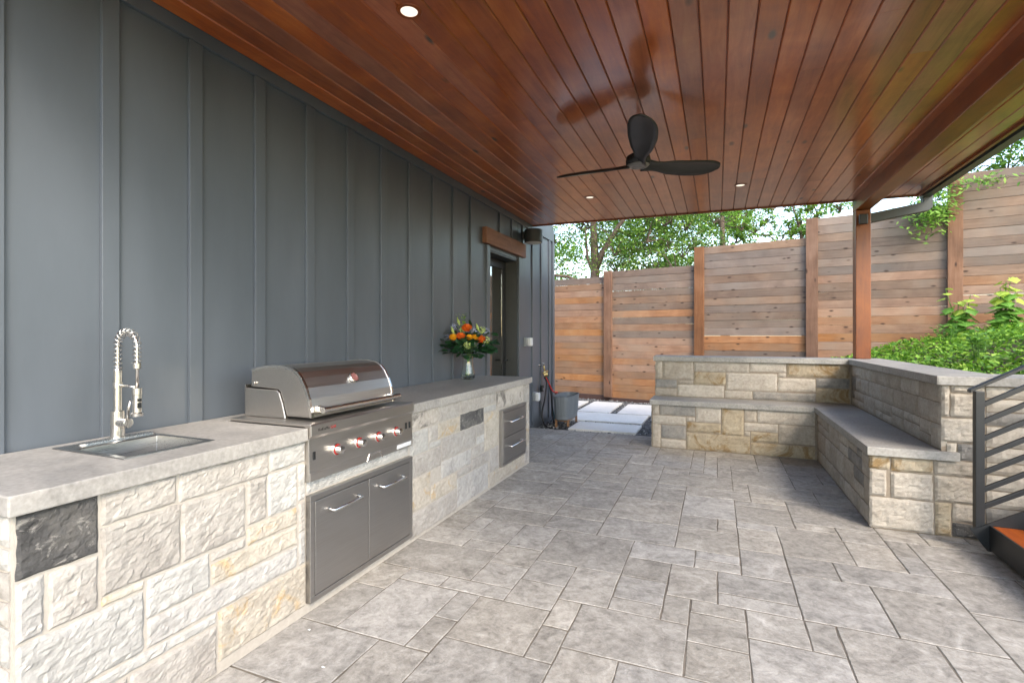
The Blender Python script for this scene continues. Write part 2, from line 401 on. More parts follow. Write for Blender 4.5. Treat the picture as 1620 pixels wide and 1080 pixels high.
def tiling(seed):
    rnd = random.Random(seed); occ = [[False]*NXg for _ in range(NYg)]; tl = []
    for j in range(NYg):
        for i in range(NXg):
            if occ[j][i]: continue
            order = sorted(sizes, key=lambda q: -rnd.random()**(1/wts[sizes.index(q)]))
            for (a, b) in order+[(1,2),(2,1),(1,1)]:
                if i+a > NXg or j+b > NYg or any(occ[j+q][i+p] for q in range(b) for p in range(a)): continue
                for q in range(b):
                    for p in range(a): occ[j+q][i+p] = True
                tl.append((i, j, a, b)); break
    ve = {}; he = {}
    for (i, j, a, b) in tl:
        for q in range(b): ve.setdefault(i, set()).add(j+q)
        for p in range(a): he.setdefault(j, set()).add(i+p)
    sc_ = sum(1 for t in tl if t[2]*t[3] == 1)*6
    for dct in (ve, he):
        for c in dct:
            if c == 0: continue
            run = 0
            for y in range(60):
                if y in dct[c]: run += 1
                else:
                    sc_ += max(0, run-5)**2; run = 0
    return sc_, tl
tiles = min((tiling(sd) for sd in range(60)), key=lambda t: t[0])[1]; rnd = random.Random(21)
for k, (i, j, a, b) in enumerate(tiles):
    x0, x1 = GX0+i*U, GX0+(i+a)*U; y0, y1 = GY0+j*U, min(6.975, GY0+(j+b)*U)
    if y1-y0 < .04: continue
    if x1 < -1.88 and y1 < 5.07: continue
    if x0 > 1.02 and y0 > 4.3: continue
    if x0 > -.7 and y0 > 6.36: continue
    paver(x0, x1, y0, y1, -.0005-rnd.random()*.0012, k)

# ------------------------------------------------------------------ house
house = thing('house', 'dark grey board and batten house with a glazed side door', 'house', (WX, 4.5, 0))
DY0, DY1, DZ = 5.47, 6.42, 2.40
HZ = 3.7
core = MB().box(WX-.25, WX-.008, -5, DY0, -.1, HZ).box(WX-.25, WX-.008, DY1, 8.02, -.1, HZ).box(WX-.25, WX-.008, DY0, DY1, DZ, HZ)
core.build('wall', paint, house)
box('side_wall', -9, WX-.25, 7.7, 8.02, -.1, HZ, paint, house)
edges = [1.41+.4*k for k in range(-16, 17)]
for k in range(len(edges)-1):
    y0, y1 = edges[k], edges[k+1]
    segs = [(y0, y1, .03, HZ)]
    if y1 > DY0 and y0 < DY1:
        segs = []
        if y0 < DY0: segs.append((y0, DY0-.001, .03, HZ))
        if y1 > DY1: segs.append((DY1+.001, y1, .03, HZ))
        segs.append((max(y0, DY0), min(y1, DY1), DZ+.001, HZ))
    for (a, b, c, d) in segs: box('siding_panel', WX-.0078, WX, a+.001, b-.001, c, d, paint, house)
box('siding_panel', WX-.0078, WX, edges[-1]+.001, 8.02, .03, HZ, paint, house)
for y in edges:
    if DY0-.09 < y < DY1+.09: continue
    if 5.3 < y < 6.62:
        z0 = 2.64
    else: z0 = .03
    box('batten', WX+.0005, WX+.02, y-.035, y+.035, z0, 2.899, paint, house, bevel=.002)
for y in (5.81, 6.21): box('batten', WX+.0005, WX+.02, y-.035, y+.035, 2.645, 2.899, paint, house, bevel=.002)
box('frieze_board', WX+.0005, WX+.024, -5, 8.02, 2.90, 3.10, paint, house, bevel=.002)
box('corner_board', WX+.0005, WX+.026, 7.95, 8.045, .03, 2.898, paint, house, bevel=.002)
box('door_trim', WX+.0005, WX+.028, DY0-.085, DY0, .03, 2.435, paint, house, bevel=.002)
box('door_trim', WX+.0005, WX+.028, DY1, DY1+.085, .03, 2.435, paint, house, bevel=.002)
box('door_header', WX+.0005, WX+.06, 5.30, 6.60, 2.44, 2.63, header_w, house, bevel=.006, label='rough brown timber header over the door')
door = bpy.data.objects.new('door', None); C.objects.link(door); door.parent = house; door.matrix_parent_inverse = house.matrix_basis.inverted()
dx = WX-.16
MB().box(dx-.05, WX-.001, DY0+.001, DY0+.03, 0, DZ-.001).box(dx-.05, WX-.001, DY1-.03, DY1-.001, 0, DZ-.001).box(dx-.05, WX-.001, DY0+.03, DY1-.03, DZ-.03, DZ-.001).build('jamb', trim_dark, door)
MB().box(dx-.05, dx, DY0+.031, DY0+.13, .02, DZ-.031).box(dx-.05, dx, DY1-.13, DY1-.031, .02, DZ-.031).box(dx-.05, dx, DY0+.13, DY1-.13, DZ-.14, DZ-.031).box(dx-.05, dx, DY0+.13, DY1-.13, .02, .22).build('door_leaf', black_m, door, bevel=.003)
box('pane', dx-.03, dx-.02, DY0+.131, DY1-.131, .221, DZ-.141, pane_m, door)
MB().tube([(dx+.001, DY1-.08, 1.02), (dx+.05, DY1-.08, 1.02), (dx+.05, DY1-.19, 1.02)], .009, 8).build('handle', black_m, door, smooth=True)
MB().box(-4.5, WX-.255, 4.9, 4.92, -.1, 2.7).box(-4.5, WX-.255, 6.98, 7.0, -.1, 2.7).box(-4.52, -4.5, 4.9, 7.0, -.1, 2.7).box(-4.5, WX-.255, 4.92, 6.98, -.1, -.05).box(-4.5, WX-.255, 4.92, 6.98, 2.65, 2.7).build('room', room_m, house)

# ------------------------------------------------------------------ patio roof
SL = -.007
def cz(x): return 2.970+SL*(x-WX)
RY0, RY1, RXR = .55, 6.955, 2.10
roof = thing('patio_roof', 'stained cedar tongue and groove patio roof on a timber post', 'patio roof', (1.55, 6.92, 1.09))
W = .1352; x = WX+.026; rnd = random.Random(5); k = 0
ang = math.atan(SL)
cache = {}
while x < RXR-.01:
    w_ = min(W, RXR-x)
    cuts = [RY0]; y = RY0+rnd.uniform(.8, 3.6)
    while y < RY1-.6: cuts.append(y); y += rnd.uniform(2.2, 4.2)
    cuts.append(RY1)
    skip = 1.475 < x+w_/2 < 1.62
    for a, b in zip(cuts[:-1], cuts[1:]):
        if skip: continue
        h = .02; c_ = .0075; L = b-a-.0015; ww = w_-.0024
        prof = [(0, c_), (c_*.8, 0), (ww-c_*.8, 0), (ww, c_), (ww, h), (0, h)]
        me = MB().prism(prof, 0, L, 'y').mesh('ceiling_plank')
        o = bpy.data.objects.new('ceiling_plank', me); C.objects.link(o); me.materials.append(ceil_w)
        o.parent = roof; o.matrix_parent_inverse = roof.matrix_basis.inverted()
        o.location = (x, a, cz(x)); o.rotation_euler = (0, -ang, 0)
    x += W; k += 1
deck = MB().prism([(WX+.026, cz(WX)+.0235), (RXR, cz(RXR)+.0235), (RXR+.02, cz(RXR)+.16), (WX+.026, 3.2)], RY0, RY1-.001, 'y')
deck.build('roof_deck', trim_dark, roof)
MB().prism([(WX+.026, cz(WX)-.014), (RXR+.02, cz(RXR)-.014), (RXR+.02, cz(RXR)+.17), (WX+.026, 3.2)], RY1, RY1+.022, 'y').build('fascia_board', beam_w, roof, bevel=.002)
MB().prism([(WX+.026, cz(WX)-.014), (RXR+.02, cz(RXR)-.014), (RXR+.02, cz(RXR)+.17), (WX+.026, 3.2)], RY0-.022, RY0, 'y').build('fascia_board', beam_w, roof, bevel=.002)
box('edge_trim', RXR-.03, RXR-.001, RY0, RY1-.002, cz(RXR)-.022, cz(RXR)-.002, beam_w, roof)
box('beam', 1.472, 1.624, RY0, 7.0, 2.80, 3.0, beam_w, roof, bevel=.006)
box('post', 1.474, 1.622, 6.852, 6.998, 1.091, 2.799, post_w, roof, bevel=.006)
gx = RXR+.022
MB().prism([(gx, cz(RXR)-.035), (gx+.085, cz(RXR)-.03), (gx+.125, cz(RXR)+.07), (gx+.125, cz(RXR)+.085), (gx+.112, cz(RXR)+.085), (gx+.078, cz(RXR)-.02), (gx+.01, cz(RXR)-.025), (gx+.01, cz(RXR)+.1), (gx, cz(RXR)+.1)], RY0, RY1+.06, 'y').build('gutter', gutter_m, roof)
box('gutter_end', gx, gx+.123, RY1+.061, RY1+.066, cz(RXR)-.034, cz(RXR)+.082, gutter_m, roof)
dsp = MB()
gz = cz(RXR)-.036
dsp.prism([(gx+.005, gz), (gx+.09, gz), (gx+.09, gz-.12), (gx+.06, gz-.15), (1.63, gz-.24), (1.63, gz-.135), (gx+.005, gz-.055)], RY1-.03, RY1+.06, 'y')
dsp.build('downspout', plain('downspout_paint', lin('#2f3433'), .45, bump=0), roof, bevel=.003, seg=1)


# ------------------------------------------------------------------ outdoor kitchen counter
FX = -1.868
counter = thing('kitchen_counter', 'pale limestone outdoor kitchen counter with grey concrete top along the house', 'counter', (-2.2, 2.9, 0))
Pc = lambda u, d, z: (FX+d, u, z)
CC = [cream, cream, white_st]
Lst = [(.797,1.003,.662,.848,dark_st),(1.013,1.258,.745,.848,cream),(1.268,1.670,.742,.848,cream),(1.680,1.888,.752,.848,white_st),
 (.797,.861,.480,.652,grey_st),(.871,1.003,.480,.652,cream),(1.013,1.274,.514,.735,cream),(1.278,1.553,.514,.732,cream),
 (1.563,1.660,.552,.740,cream),(1.670,1.835,.552,.742,white_st),(1.845,1.888,.572,.742,white_st),(1.563,1.838,.466,.542,rust_st),
 (1.848,1.888,.42,.562,cream),(1.013,1.143,.478,.505,rust_st),(1.153,1.390,.368,.504,white_st),(1.400,1.553,.466,.504,cream),
 (1.400,1.838,.370,.456,rust_st),(1.848,1.888,.262,.41,grey_st),(1.153,1.838,.262,.360,grey_st),(.797,1.143,.262,.470,white_st),
 (.797,1.420,.212,.252,white_st),(.797,1.090,.012,.202,cream),(1.10,1.420,.012,.202,cream),(1.430,1.888,.050,.252,rust_st)]
Rst = [(2.795,3.148,.732,.848,mott_st),(3.158,3.482,.736,.848,cream),(3.492,4.175,.752,.848,cream),(4.185,4.86,.69,.848,mott_st),(4.87,5.05,.65,.848,cream),
 (2.795,3.02,.566,.722,white_st),(3.03,3.148,.616,.722,cream),(3.152,3.482,.616,.726,rust_st),(3.492,3.915,.616,.742,dark_st),(3.925,4.175,.692,.742,white_st),
 (3.03,3.19,.566,.606,white_st),(3.20,3.77,.448,.606,cream),(3.78,3.925,.52,.606,cream),(3.935,4.235,.36,.682,rust_st),(2.795,3.19,.418,.556,cream),
 (3.20,3.68,.318,.438,grey_st),(3.69,3.925,.36,.438,cream),(3.78,3.925,.448,.51,white_st),(3.69,4.03,.258,.35,cream),(2.795,3.045,.19,.408,rust_st),
 (3.055,3.43,.19,.308,rust_st),(3.44,3.68,.258,.308,cream),(3.44,4.0,.03,.248,grey_st),(2.795,3.43,.02,.18,cream),(4.04,4.235,.15,.35,cream),
 (4.01,4.9,.02,.14,rust_st),(4.885,5.05,.44,.64,mott_st),(4.885,5.05,.20,.43,rust_st),(4.91,5.05,.02,.19,cream),(1.90,2.77,.590,.646,white_st)]
for q, (a, b, c, d, m) in enumerate(Lst): rock(a, b, c, d, Pc, m, counter, cell=.0085, amp=.009, proud=.011, back=.03, seed=q)
for q, (a, b, c, d, m) in enumerate(Rst): rock(a, b, c, d, Pc, m, counter, cell=.016, amp=.006, proud=.007, back=.03, seed=q+40)
Pe = lambda u, d, z: (u, .790-d, z)
for q, (a, b, c, d) in enumerate(ashlar(-2.53, FX-.004, .01, .852, [.16, .2, .12], [.3, .4, .25])): rock(a, b, c, d, Pe, pick(CC), counter, .02, .008, .012, .03, q+90)
Pf = lambda u, d, z: (u, 5.055+d, z)
for q, (a, b, c, d) in enumerate(ashlar(-2.53, FX-.004, .01, .852, [.16, .2, .12], [.3, .4, .25])): rock(a, b, c, d, Pf, pick(CC), counter, .03, .006, .010, .03, q+120)
mb = MB()
mb.box(-1.99, FX+.002, .792, 1.892, .001, .853).box(-1.99, FX+.002, 1.892, 2.778, .001, .648).box(-1.99, FX+.002, 2.778, 5.053, .001, .853)
mb.box(WX+.022, -1.99, .792, .90, .001, .853).box(WX+.022, -1.99, 4.95, 5.053, .001, .853).box(WX+.022, -1.99, .90, 4.95, .001, .05)
mb.build('mortar_core', mortar_l, counter)
def slab_hole(name, x0, x1, y0, y1, hx0, hx1, hy0, hy1, z0, z1, m, parent):
    o4 = [(x0,y0),(x1,y0),(x1,y1),(x0,y1)]; i4 = [(hx0,hy0),(hx1,hy0),(hx1,hy1),(hx0,hy1)]
    vs = [p+(z1,) for p in o4]+[p+(z1,) for p in i4]+[p+(z0,) for p in o4]+[p+(z0,) for p in i4]; fs = []
    for i in range(4):
        j = (i+1) % 4
        fs += [(i, j, 4+j, 4+i), (8+j, 8+i, 12+i, 12+j), (8+i, 8+j, j, i), (4+i, 4+j, 12+j, 12+i)]
    return MB().add(vs, fs).build(name, m, parent, bevel=.005)
slab_hole('countertop', WX+.021, -1.838, .768, 1.884, -2.43, -2.02, 1.177, 1.495, .854, .915, slab_m, counter)
box('countertop', WX+.021, -1.838, 2.782, 5.075, .854, .915, slab_m, counter, bevel=.005)
box('countertop', WX+.021, -2.385, 1.8845, 2.7815, .854, .915, slab_m, counter)

# sink
sink = thing('sink', 'stainless steel drop-in sink set in the concrete countertop', 'sink', (-2.22, 1.336, .915))
o4 = [(-2.452,1.157),(-1.998,1.157),(-1.998,1.515),(-2.452,1.515)]; i4 = [(-2.335,1.182),(-2.023,1.182),(-2.023,1.490),(-2.335,1.490)]
b4 = [(-2.32,1.197),(-2.038,1.197),(-2.038,1.475),(-2.32,1.475)]
vs = [p+(.9155,) for p in o4]+[p+(.919,) for p in o4]+[p+(.919,) for p in i4]+[p+(.74,) for p in b4]; fs = []
for i in range(4):
    j = (i+1) % 4; fs += [(i, j, 4+j, 4+i), (4+i, 4+j, 8+j, 8+i), (8+i, 8+j, 12+j, 12+i)]
fs.append((12, 13, 14, 15))
MB().add(vs, fs).build('basin', steel_sink, sink, bevel=.004)
MB().lathe([(.0, 0), (.04, 0), (.04, .004), (.03, .005), (0, .003)], (-2.18, 1.336, .741), 20).build('drain', steel_sh, sink)
fau = thing('faucet', 'brushed nickel spring neck faucet with pull-down sprayer behind the sink', 'faucet', (-2.405, 1.369, .919))
fx, fy = -2.405, 1.369
MB().prism([(fx+.024*math.cos(t)*(1), fy+(.125 if math.sin(t) > 0 else -.125)+.024*math.sin(t)) for t in [2*math.pi*k/20 for k in range(20)]], .9192, .924, 'z').build('deck_plate', nickel, fau)
MB().lathe([(.03, 0), (.03, .006), (.026, .008), (.026, .115), (.0155, .118), (.0155, .215), (.018, .216), (.018, .238), (.0155, .239), (.0155, .29), (.012, .30)], (fx, fy, .9242), 24).build('body', nickel, fau, smooth=False)
MB().tube([(fx, fy, .99), (fx+.068, fy+.004, .99)], .021, 18).build('valve', nickel, fau, bevel=.003)
MB().tube([(fx+.055, fy+.004, 1.0), (fx+.066, fy+.004, 1.05), (fx+.078, fy+.004, 1.085)], [.006, .005, .004], 8).build('lever', nickel, fau, smooth=True)
hp = []; sx = .13
for t in np.linspace(0, 1, 60):
    if t < .3: hp.append(Vector((fx, fy, 1.2+t/.3*.115)))
    elif t < .8:
        a = (t-.3)/.5*math.pi; hp.append(Vector((fx+sx/2-sx/2*math.cos(a), fy, 1.315+.066*math.sin(a))))
    else: hp.append(Vector((fx+sx, fy, 1.315-(t-.8)/.2*.07)))
MB().tube(hp+[Vector((fx+sx, fy, 1.14))], .0065, 8).build('hose', nickel, fau, smooth=True)
co = []; turns = 20; up = Vector((0, 1, 0))
for i in range(turns*14):
    s_ = i/(turns*14-1)*(len(hp)-1); k0 = min(int(s_), len(hp)-2); p = hp[k0].lerp(hp[k0+1], s_-k0)
    t = (hp[k0+1]-hp[k0]).normalized(); a = t.cross(up).normalized(); th = i/14*2*math.pi
    co.append(p+(a*math.cos(th)+up*math.sin(th))*.0155)
MB().tube(co, .0023, 5).build('spring', steel_sh, fau, smooth=True)
MB().lathe([(.012, 0), (.014, .002), (.014, .024), (.012, .026)], (fx+sx, fy, 1.225), 16).build('collar', nickel, fau)
MB().tube([(fx+.016, fy, 1.151), (fx+sx-.014, fy, 1.147)], .0055, 8).build('support_arm', nickel, fau, smooth=True)
spr = MB().lathe([(.0, 0), (.0215, 0), (.0225, .012), (.017, .016), (.0165, .09), (.018, .092), (.018, .118), (.008, .12)], (fx+sx, fy, 1.025), 20).build('sprayer', nickel, fau)
MB().box(fx+sx+.012, fx+sx+.0195, fy-.008, fy+.006, 1.06, 1.082).box(fx+sx+.012, fx+sx+.0195, fy-.008, fy+.006, 1.088, 1.1).build('button', blackpl, spr)

# ------------------------------------------------------------------ grill
grill = thing('grill', 'stainless steel four burner built-in grill with closed domed hood', 'grill', (-2.1, 2.33, .65))
GY0_, GY1_ = 1.886, 2.776
MB().prism([(-1.862, .652), (-1.834, .652), (-1.834, .70), (-1.838, .86), (-1.822, .875), (-1.822, .925), (-1.828, .933), (-1.862, .933)], GY0_, GY1_, 'y').build('control_panel', steel, grill, bevel=.002)
box('drip_tray', -1.8335, -1.8295, GY0_+.004, GY1_-.004, .654, .694, steel, grill, bevel=.001)
box('deck', -2.375, -1.863, GY0_+.002, GY1_-.002, .917, .931, steel, grill, bevel=.002)
box('firebox', -2.35, -1.995, 1.93, 2.72, .66, .916, steel_dk, grill)
HY0, HY1 = 1.975, 2.675
lid = [(-1.906,.945),(-1.910,.985),(-1.922,1.04),(-1.943,1.095),(-1.972,1.145),(-2.0,1.175),(-2.035,1.193),(-2.09,1.204),(-2.16,1.207),(-2.22,1.203),(-2.28,1.192),(-2.322,1.178),(-2.326,1.09),(-2.135,1.083),(-2.115,1.07),(-2.095,1.02),(-2.072,.945)]
hood = MB().prism(lid, HY0, HY1, 'y').build('hood', steel, grill, bevel=.004)
rim = lid[:12]; 
def off(p, d):
    c = Vector((-2.12, 1.0)); v = Vector(p)-c; v.normalize(); return (p[0]+v.x*d, p[1]+v.y*d)
for (a, b) in ((HY0-.003, HY0+.012), (HY1-.012, HY1+.003)):
    MB().prism([off(p, .003) for p in rim]+[off(p, -.012) for p in rim[::-1]], a, b, 'y').build('hood_rim', steel_sh, hood)
for (a, b) in ((HY0-.004, HY0+.02), (HY1-.02, HY1+.004)):
    MB().prism([(-2.365, .932), (-2.078, .932), (-2.10, 1.01), (-2.122, 1.065), (-2.14, 1.078), (-2.365, 1.082)], a, b, 'y').build('side_plate', steel, grill, bevel=.004)
box('back_plate', -2.372, -2.366, HY0, HY1, .932, 1.10, steel, grill)
MB().lathe([(0, -.004), (.009, -.004), (.009, 0), (0, 0)], (-2.30, HY0-.004, 1.11), 14, 'y').build('hinge_pin', steel_sh, hood)
hb = MB().tube([(-1.85, HY0+.02, .985), (-1.85, HY1-.02, .985)], .016, 14).build('handle', steel_sh, hood, smooth=False)
for yy in (HY0+.045, HY1-.045): MB().prism([(-1.908, .972), (-1.86, .974), (-1.85, .98), (-1.85, .994), (-1.862, 1.0), (-1.911, 1.004)], yy-.02, yy+.02, 'y').build('handle_bracket', steel_sh, hood, bevel=.004)
th = MB().lathe([(0, 0), (.031, 0), (.033, .008), (.03, .016), (.026, .016), (.026, .012), (0, .012)], (0, 0, 0), 28, 'z').build('thermometer', steel_sh, None)
face = MB().lathe([(0, .0122), (.0255, .0122), (.0255, .013), (0, .013)], (0, 0, 0), 28, 'z').build('dial', plain('dial_face', lin('#8a5a58'), .3, bump=0), None)
for o in (th, face):
    o.parent = hood; o.matrix_parent_inverse = wmat(hood).inverted()
    n_ = Vector((.82, 0, .57)); o.matrix_basis = Matrix.Translation((-1.954, 2.345, 1.118)) @ n_.to_track_quat('Z', 'Y').to_matrix().to_4x4()
hood.name = 'hood'
kz = .775
for ky in (2.072, 2.247, 2.418, 2.592):
    kn = MB().lathe([(.031, 0), (.031, .006), (.027, .010), (.0225, .012), (.021, .042), (.019, .046), (0, .047)], (-1.8365, ky, kz), 26, 'x').build('knob', steel_sh, grill)
    MB().lathe([(.0262, .0105), (.0277, .0105), (.0277, .0125), (.0235, .0128)], (-1.8365, ky, kz), 26, 'x').build('red_ring', red_m, kn)
for (yy, zz) in ((1.918, .775), (2.705, .79), (2.745, .79)):
    sw = box('switch', -1.8372, -1.8312, yy-.008, yy+.008, zz-.02, zz+.02, blackpl, grill, bevel=.002)
box('sticker', -1.8294, -1.8289, 2.60, 2.755, .662, .687, whitepl, grill)
MB().prism([(2.315, .652), (2.335, .692), (2.44, .692), (2.46, .652), (2.445, .652), (2.432, .683), (2.343, .683), (2.33, .652)], -1.8293, -1.8265, 'x').build('tray_pull', steel_sh, grill)
def text(name, body, size, loc, m, parent, rot):
    cu = bpy.data.curves.new(name, 'FONT'); cu.body = body; cu.size = size; cu.extrude = .0004
    t = bpy.data.objects.new('tmp', cu); C.objects.link(t)
    bpy.context.view_layer.update()
    me = bpy.data.meshes.new_from_object(t.evaluated_get(bpy.context.evaluated_depsgraph_get())); bpy.data.objects.remove(t)
    o = obj(name, me, m, None); o.parent = parent; o.matrix_parent_inverse = parent.matrix_basis.inverted()
    o.matrix_basis = Matrix.Translation(loc) @ rot
RX = Matrix(((0, 0, 1, 0), (1, 0, 0, 0), (0, 1, 0, 0), (0, 0, 0, 1)))
text('lettering', 'KoKoMo', .021, (-1.8214, 1.932, .893), blackpl, grill, RX)
text('lettering', 'Grill', .021, (-1.8214, 2.018, .893), red_m, grill, RX)

# access doors and drawers
def front_unit(name, label, cat, y0, y1, z0, z1, cells, hz):
    t = thing(name, label, cat, (FX+.02, (y0+y1)/2, z0))
    fw = .028; fx0, fx1 = FX+.003, FX+.036
    mb = MB().box(fx0, fx1, y0, y1, z0, z0+fw).box(fx0, fx1, y0, y1, z1-fw, z1).box(fx0, fx1, y0, y0+fw, z0+fw, z1-fw).box(fx0, fx1, y1-fw, y1, z0+fw, z1-fw)
    mb.build('frame', steel_dk, t, bevel=.002)
    box('backing', fx0, fx0+.012, y0+fw, y1-fw, z0+fw, z1-fw, blackpl, t)
    for (a, b, c, d, nm) in cells:
        p = box(nm, fx0+.0125, fx1+.001, a, b, c, d, steel_dk, t, bevel=.003)
        zz = c+(d-c)*hz; m0, m1 = a+(b-a)*.2, b-(b-a)*.2 if nm == 'door' else b-(b-a)*.2
        h = MB()
        h.tube([(fx1+.001, m0+.01, zz), (fx1+.032, m0+.01, zz-.004), (fx1+.036, m0+.016, zz-.005), (fx1+.036, m1-.016, zz-.005), (fx1+.032, m1-.01, zz-.004), (fx1+.001, m1-.01, zz)], .0085, 10)
        h.build('handle', steel_sh, p, smooth=True)
    return t
front_unit('access_doors', 'pair of flat stainless steel cabinet doors under the grill', 'cabinet doors', 1.892, 2.776, .058, .582,
           [(1.923, 2.332, .089, .551, 'door'), (2.336, 2.745, .089, .551, 'door')], .86)
front_unit('drawer_cabinet', 'two stacked stainless steel drawers in the counter end by the patio door', 'drawers', 4.25, 4.872, .148, .672,
           [(4.281, 4.841, .412, .641, 'drawer'), (4.281, 4.841, .179, .408, 'drawer')], .6)

# ------------------------------------------------------------------ vase and bouquet
vx, vy, vz = -2.36, 4.58, .9155
vase = MB().lathe([(.0, 0), (.058, 0), (.073, .02), (.071, .06), (.056, .13), (.05, .19), (.056, .25), (.066, .275), (.063, .275), (.053, .25), (.047, .19), (.053, .13), (.067, .06), (.068, .022), (.0, .012)], (vx, vy, vz), 32).build('vase', glass_v, None, smooth=True)
tag(vase, 'clear glass vase standing on the counter', 'vase')
bq = thing('bouquet', 'mixed bouquet of orange roses, yellow blooms and dark green leaves in the vase', 'flowers', (vx, vy, vz+.02))
r5 = random.Random(3)
st = MB()
for k in range(16):
    a = r5.uniform(0, 6.28); r0 = r5.uniform(.0, .03); a2 = a+3.14+r5.uniform(-.5, .5); R2 = r5.uniform(.05, .17)
    st.tube([(vx+r0*math.cos(a), vy+r0*math.sin(a), vz+.03), (vx-.3*r0*math.cos(a), vy-.3*r0*math.sin(a), vz+.19), (vx+R2*.5*math.cos(a2), vy+R2*.5*math.sin(a2), vz+.33), (vx+R2*math.cos(a2), vy+R2*math.sin(a2), vz+.47)], .0032, 5)
st.build('stems', stem_g, bq)
def quad_leaf(vs, fs, c, d, n, L, Wd, fold=.15, tipw=.25):
    d = d.normalized(); s_ = d.cross(n).normalized(); n = s_.cross(d).normalized(); k = len(vs)
    vs += [c, c+d*L*.45+s_*Wd*.5+n*Wd*fold, c+d*L, c+d*L*.45-s_*Wd*.5+n*Wd*fold]
    fs += [(k, k+1, k+2), (k, k+2, k+3)]
def rose(c, R_, m, name='rose'):
    vs = []; fs = []
    for ring, (cnt, rr, h, tilt) in enumerate([(5, .95, .0, 1.0), (5, .75, .2, .75), (4, .5, .38, .5), (3, .28, .48, .25)]):
        for q in range(cnt):
            a = q/cnt*6.283+ring*.7+r5.uniform(-.2, .2); ca, sa = math.cos(a), math.sin(a); k = len(vs)
            out = Vector((ca, sa, 0)); tn = Vector((-sa, ca, 0)); b = c+Vector((0, 0, -R_*.5))
            for (u, t) in ((0, 0), (.5, .6), (1, 1)):
                wdt = R_*(.25+.55*math.sin(min(1, u+.15)*2.4))*(.6+.5*rr)
                p = b+out*R_*rr*(u**.7)*(1 if u < .9 else 1.05)+Vector((0, 0, R_*(u*1.0+h*u)))
                vs += [p-tn*wdt-out*R_*.12, p+out*R_*.06, p+tn*wdt-out*R_*.12]
            for u in range(2):
                for t in range(2): fs.append((k+u*3+t, k+u*3+t+1, k+u*3+t+4, k+u*3+t+3))
    obj(name, MB().add(vs, fs).mesh(name), m, bq, smooth=True)
def cluster(c, R_, m, name, n=60, L=.016):
    vs = []; fs = []
    for q in range(n):
        d = Vector((r5.gauss(0, 1), r5.gauss(0, 1), r5.gauss(0, 1))).normalized(); p = c+d*R_*r5.uniform(.6, 1)
        t = d.orthogonal().normalized()
        for s_ in range(4):
            tt = Matrix.Rotation(s_*math.pi/2, 3, d) @ t
            quad_leaf(vs, fs, p, tt+d*.5, d, L*.6, L*.5, .05)
    obj(name, MB().add(vs, fs).mesh(name), m, bq)
def bp(px, py, out=0.0):      # offsets in the bouquet: px to image right, py up (metres)
    Rv = Vector((.926, .378, 0)); Fv = Vector((-.378, .926, 0))
    return Vector((vx, vy, vz))+Rv*px+Vector((0, 0, py))-Fv*out
sc = .285/44
for (a, b, o_, R_) in ((-.0+.0, .51, .1, .052), (.135, .40, .12, .05), (-.06, .43, .12, .045)): rose(bp(a, b, o_), R_, pet_or)
for (a, b, o_, R_) in ((-.135, .42, .12, .042), (.03, .42, .15, .036), (.085, .42, .14, .042)): rose(bp(a, b, o_), R_, pet_ye, 'yellow_bloom')
for (a, b, o_, R_) in ((.01, .35, .16, .04), (.19, .40, .09, .045), (-.05, .50, .05, .035), (.15, .50, .06, .035)): cluster(bp(a, b, o_), R_, pet_wh, 'hydrangea')
for (a, b, o_, R_) in ((.08, .49, .08, .04), (-.14, .53, .05, .04), (-.2, .42, .06, .035), (.19, .49, .02, .035)): cluster(bp(a, b, o_), R_, pet_bl, 'blue_floret', 60, .012)
for (a, b, o_) in ((-.13, .46, .1), (.12, .49, .1), (-.08, .55, .02)):
    c = bp(a, b, o_); MB().tube([c, c+Vector((-.015, 0, .035)), c+Vector((-.03, 0, .075))], [.006, .016, .004], 8).build('lily_bud', pet_li, bq, smooth=True)
for q in range(190):
    a = r5.uniform(-.24, .26); b = r5.uniform(.27, .52) if q < 90 else r5.uniform(.24, .38); o_ = r5.uniform(-.12, .16)
    if (a/.27)**2+((b-.37)/.2)**2 > 1: continue
    c = bp(a, b, o_); d = Vector((c.x-vx, c.y-vy, r5.uniform(-.12, .12)))+Vector((r5.uniform(-.1, .1), r5.uniform(-.1, .1), r5.uniform(-.05, .1)))
    L = r5.uniform(.06, .105); d.normalize(); n = Vector((r5.uniform(-.4, .4), r5.uniform(-.6, 0), 1)); s_ = d.cross(n).normalized(); n = s_.cross(d)
    vs = [c]+[c+d*L*t+s_*L*.36*w_*sgn+n*L*.08*w_ for t, w_ in ((.3, .85), (.6, 1), (.88, .6)) for sgn in (1, -1)]+[c+d*L]
    fs = [(0, 1, 2), (1, 3, 4, 2), (3, 5, 6, 4), (5, 7, 6)]
    obj('leaf', MB().add(vs, fs).mesh('leaf'), leaf_vase, bq)
for q in range(7):
    c = bp(-.06+r5.uniform(-.04, .04), .5, 0); vs = []; fs = []
    dirv = Vector((r5.uniform(-.3, .3), r5.uniform(-.3, .3), 1))
    for t in range(14): quad_leaf(vs, fs, c+dirv*.012*t, Vector((math.cos(t*2.4), math.sin(t*2.4), .6)), Vector((0, 0, 1)), .035, .008)
    obj('fern_sprig', MB().add(vs, fs).mesh('fern_sprig'), leaf_cover, bq)

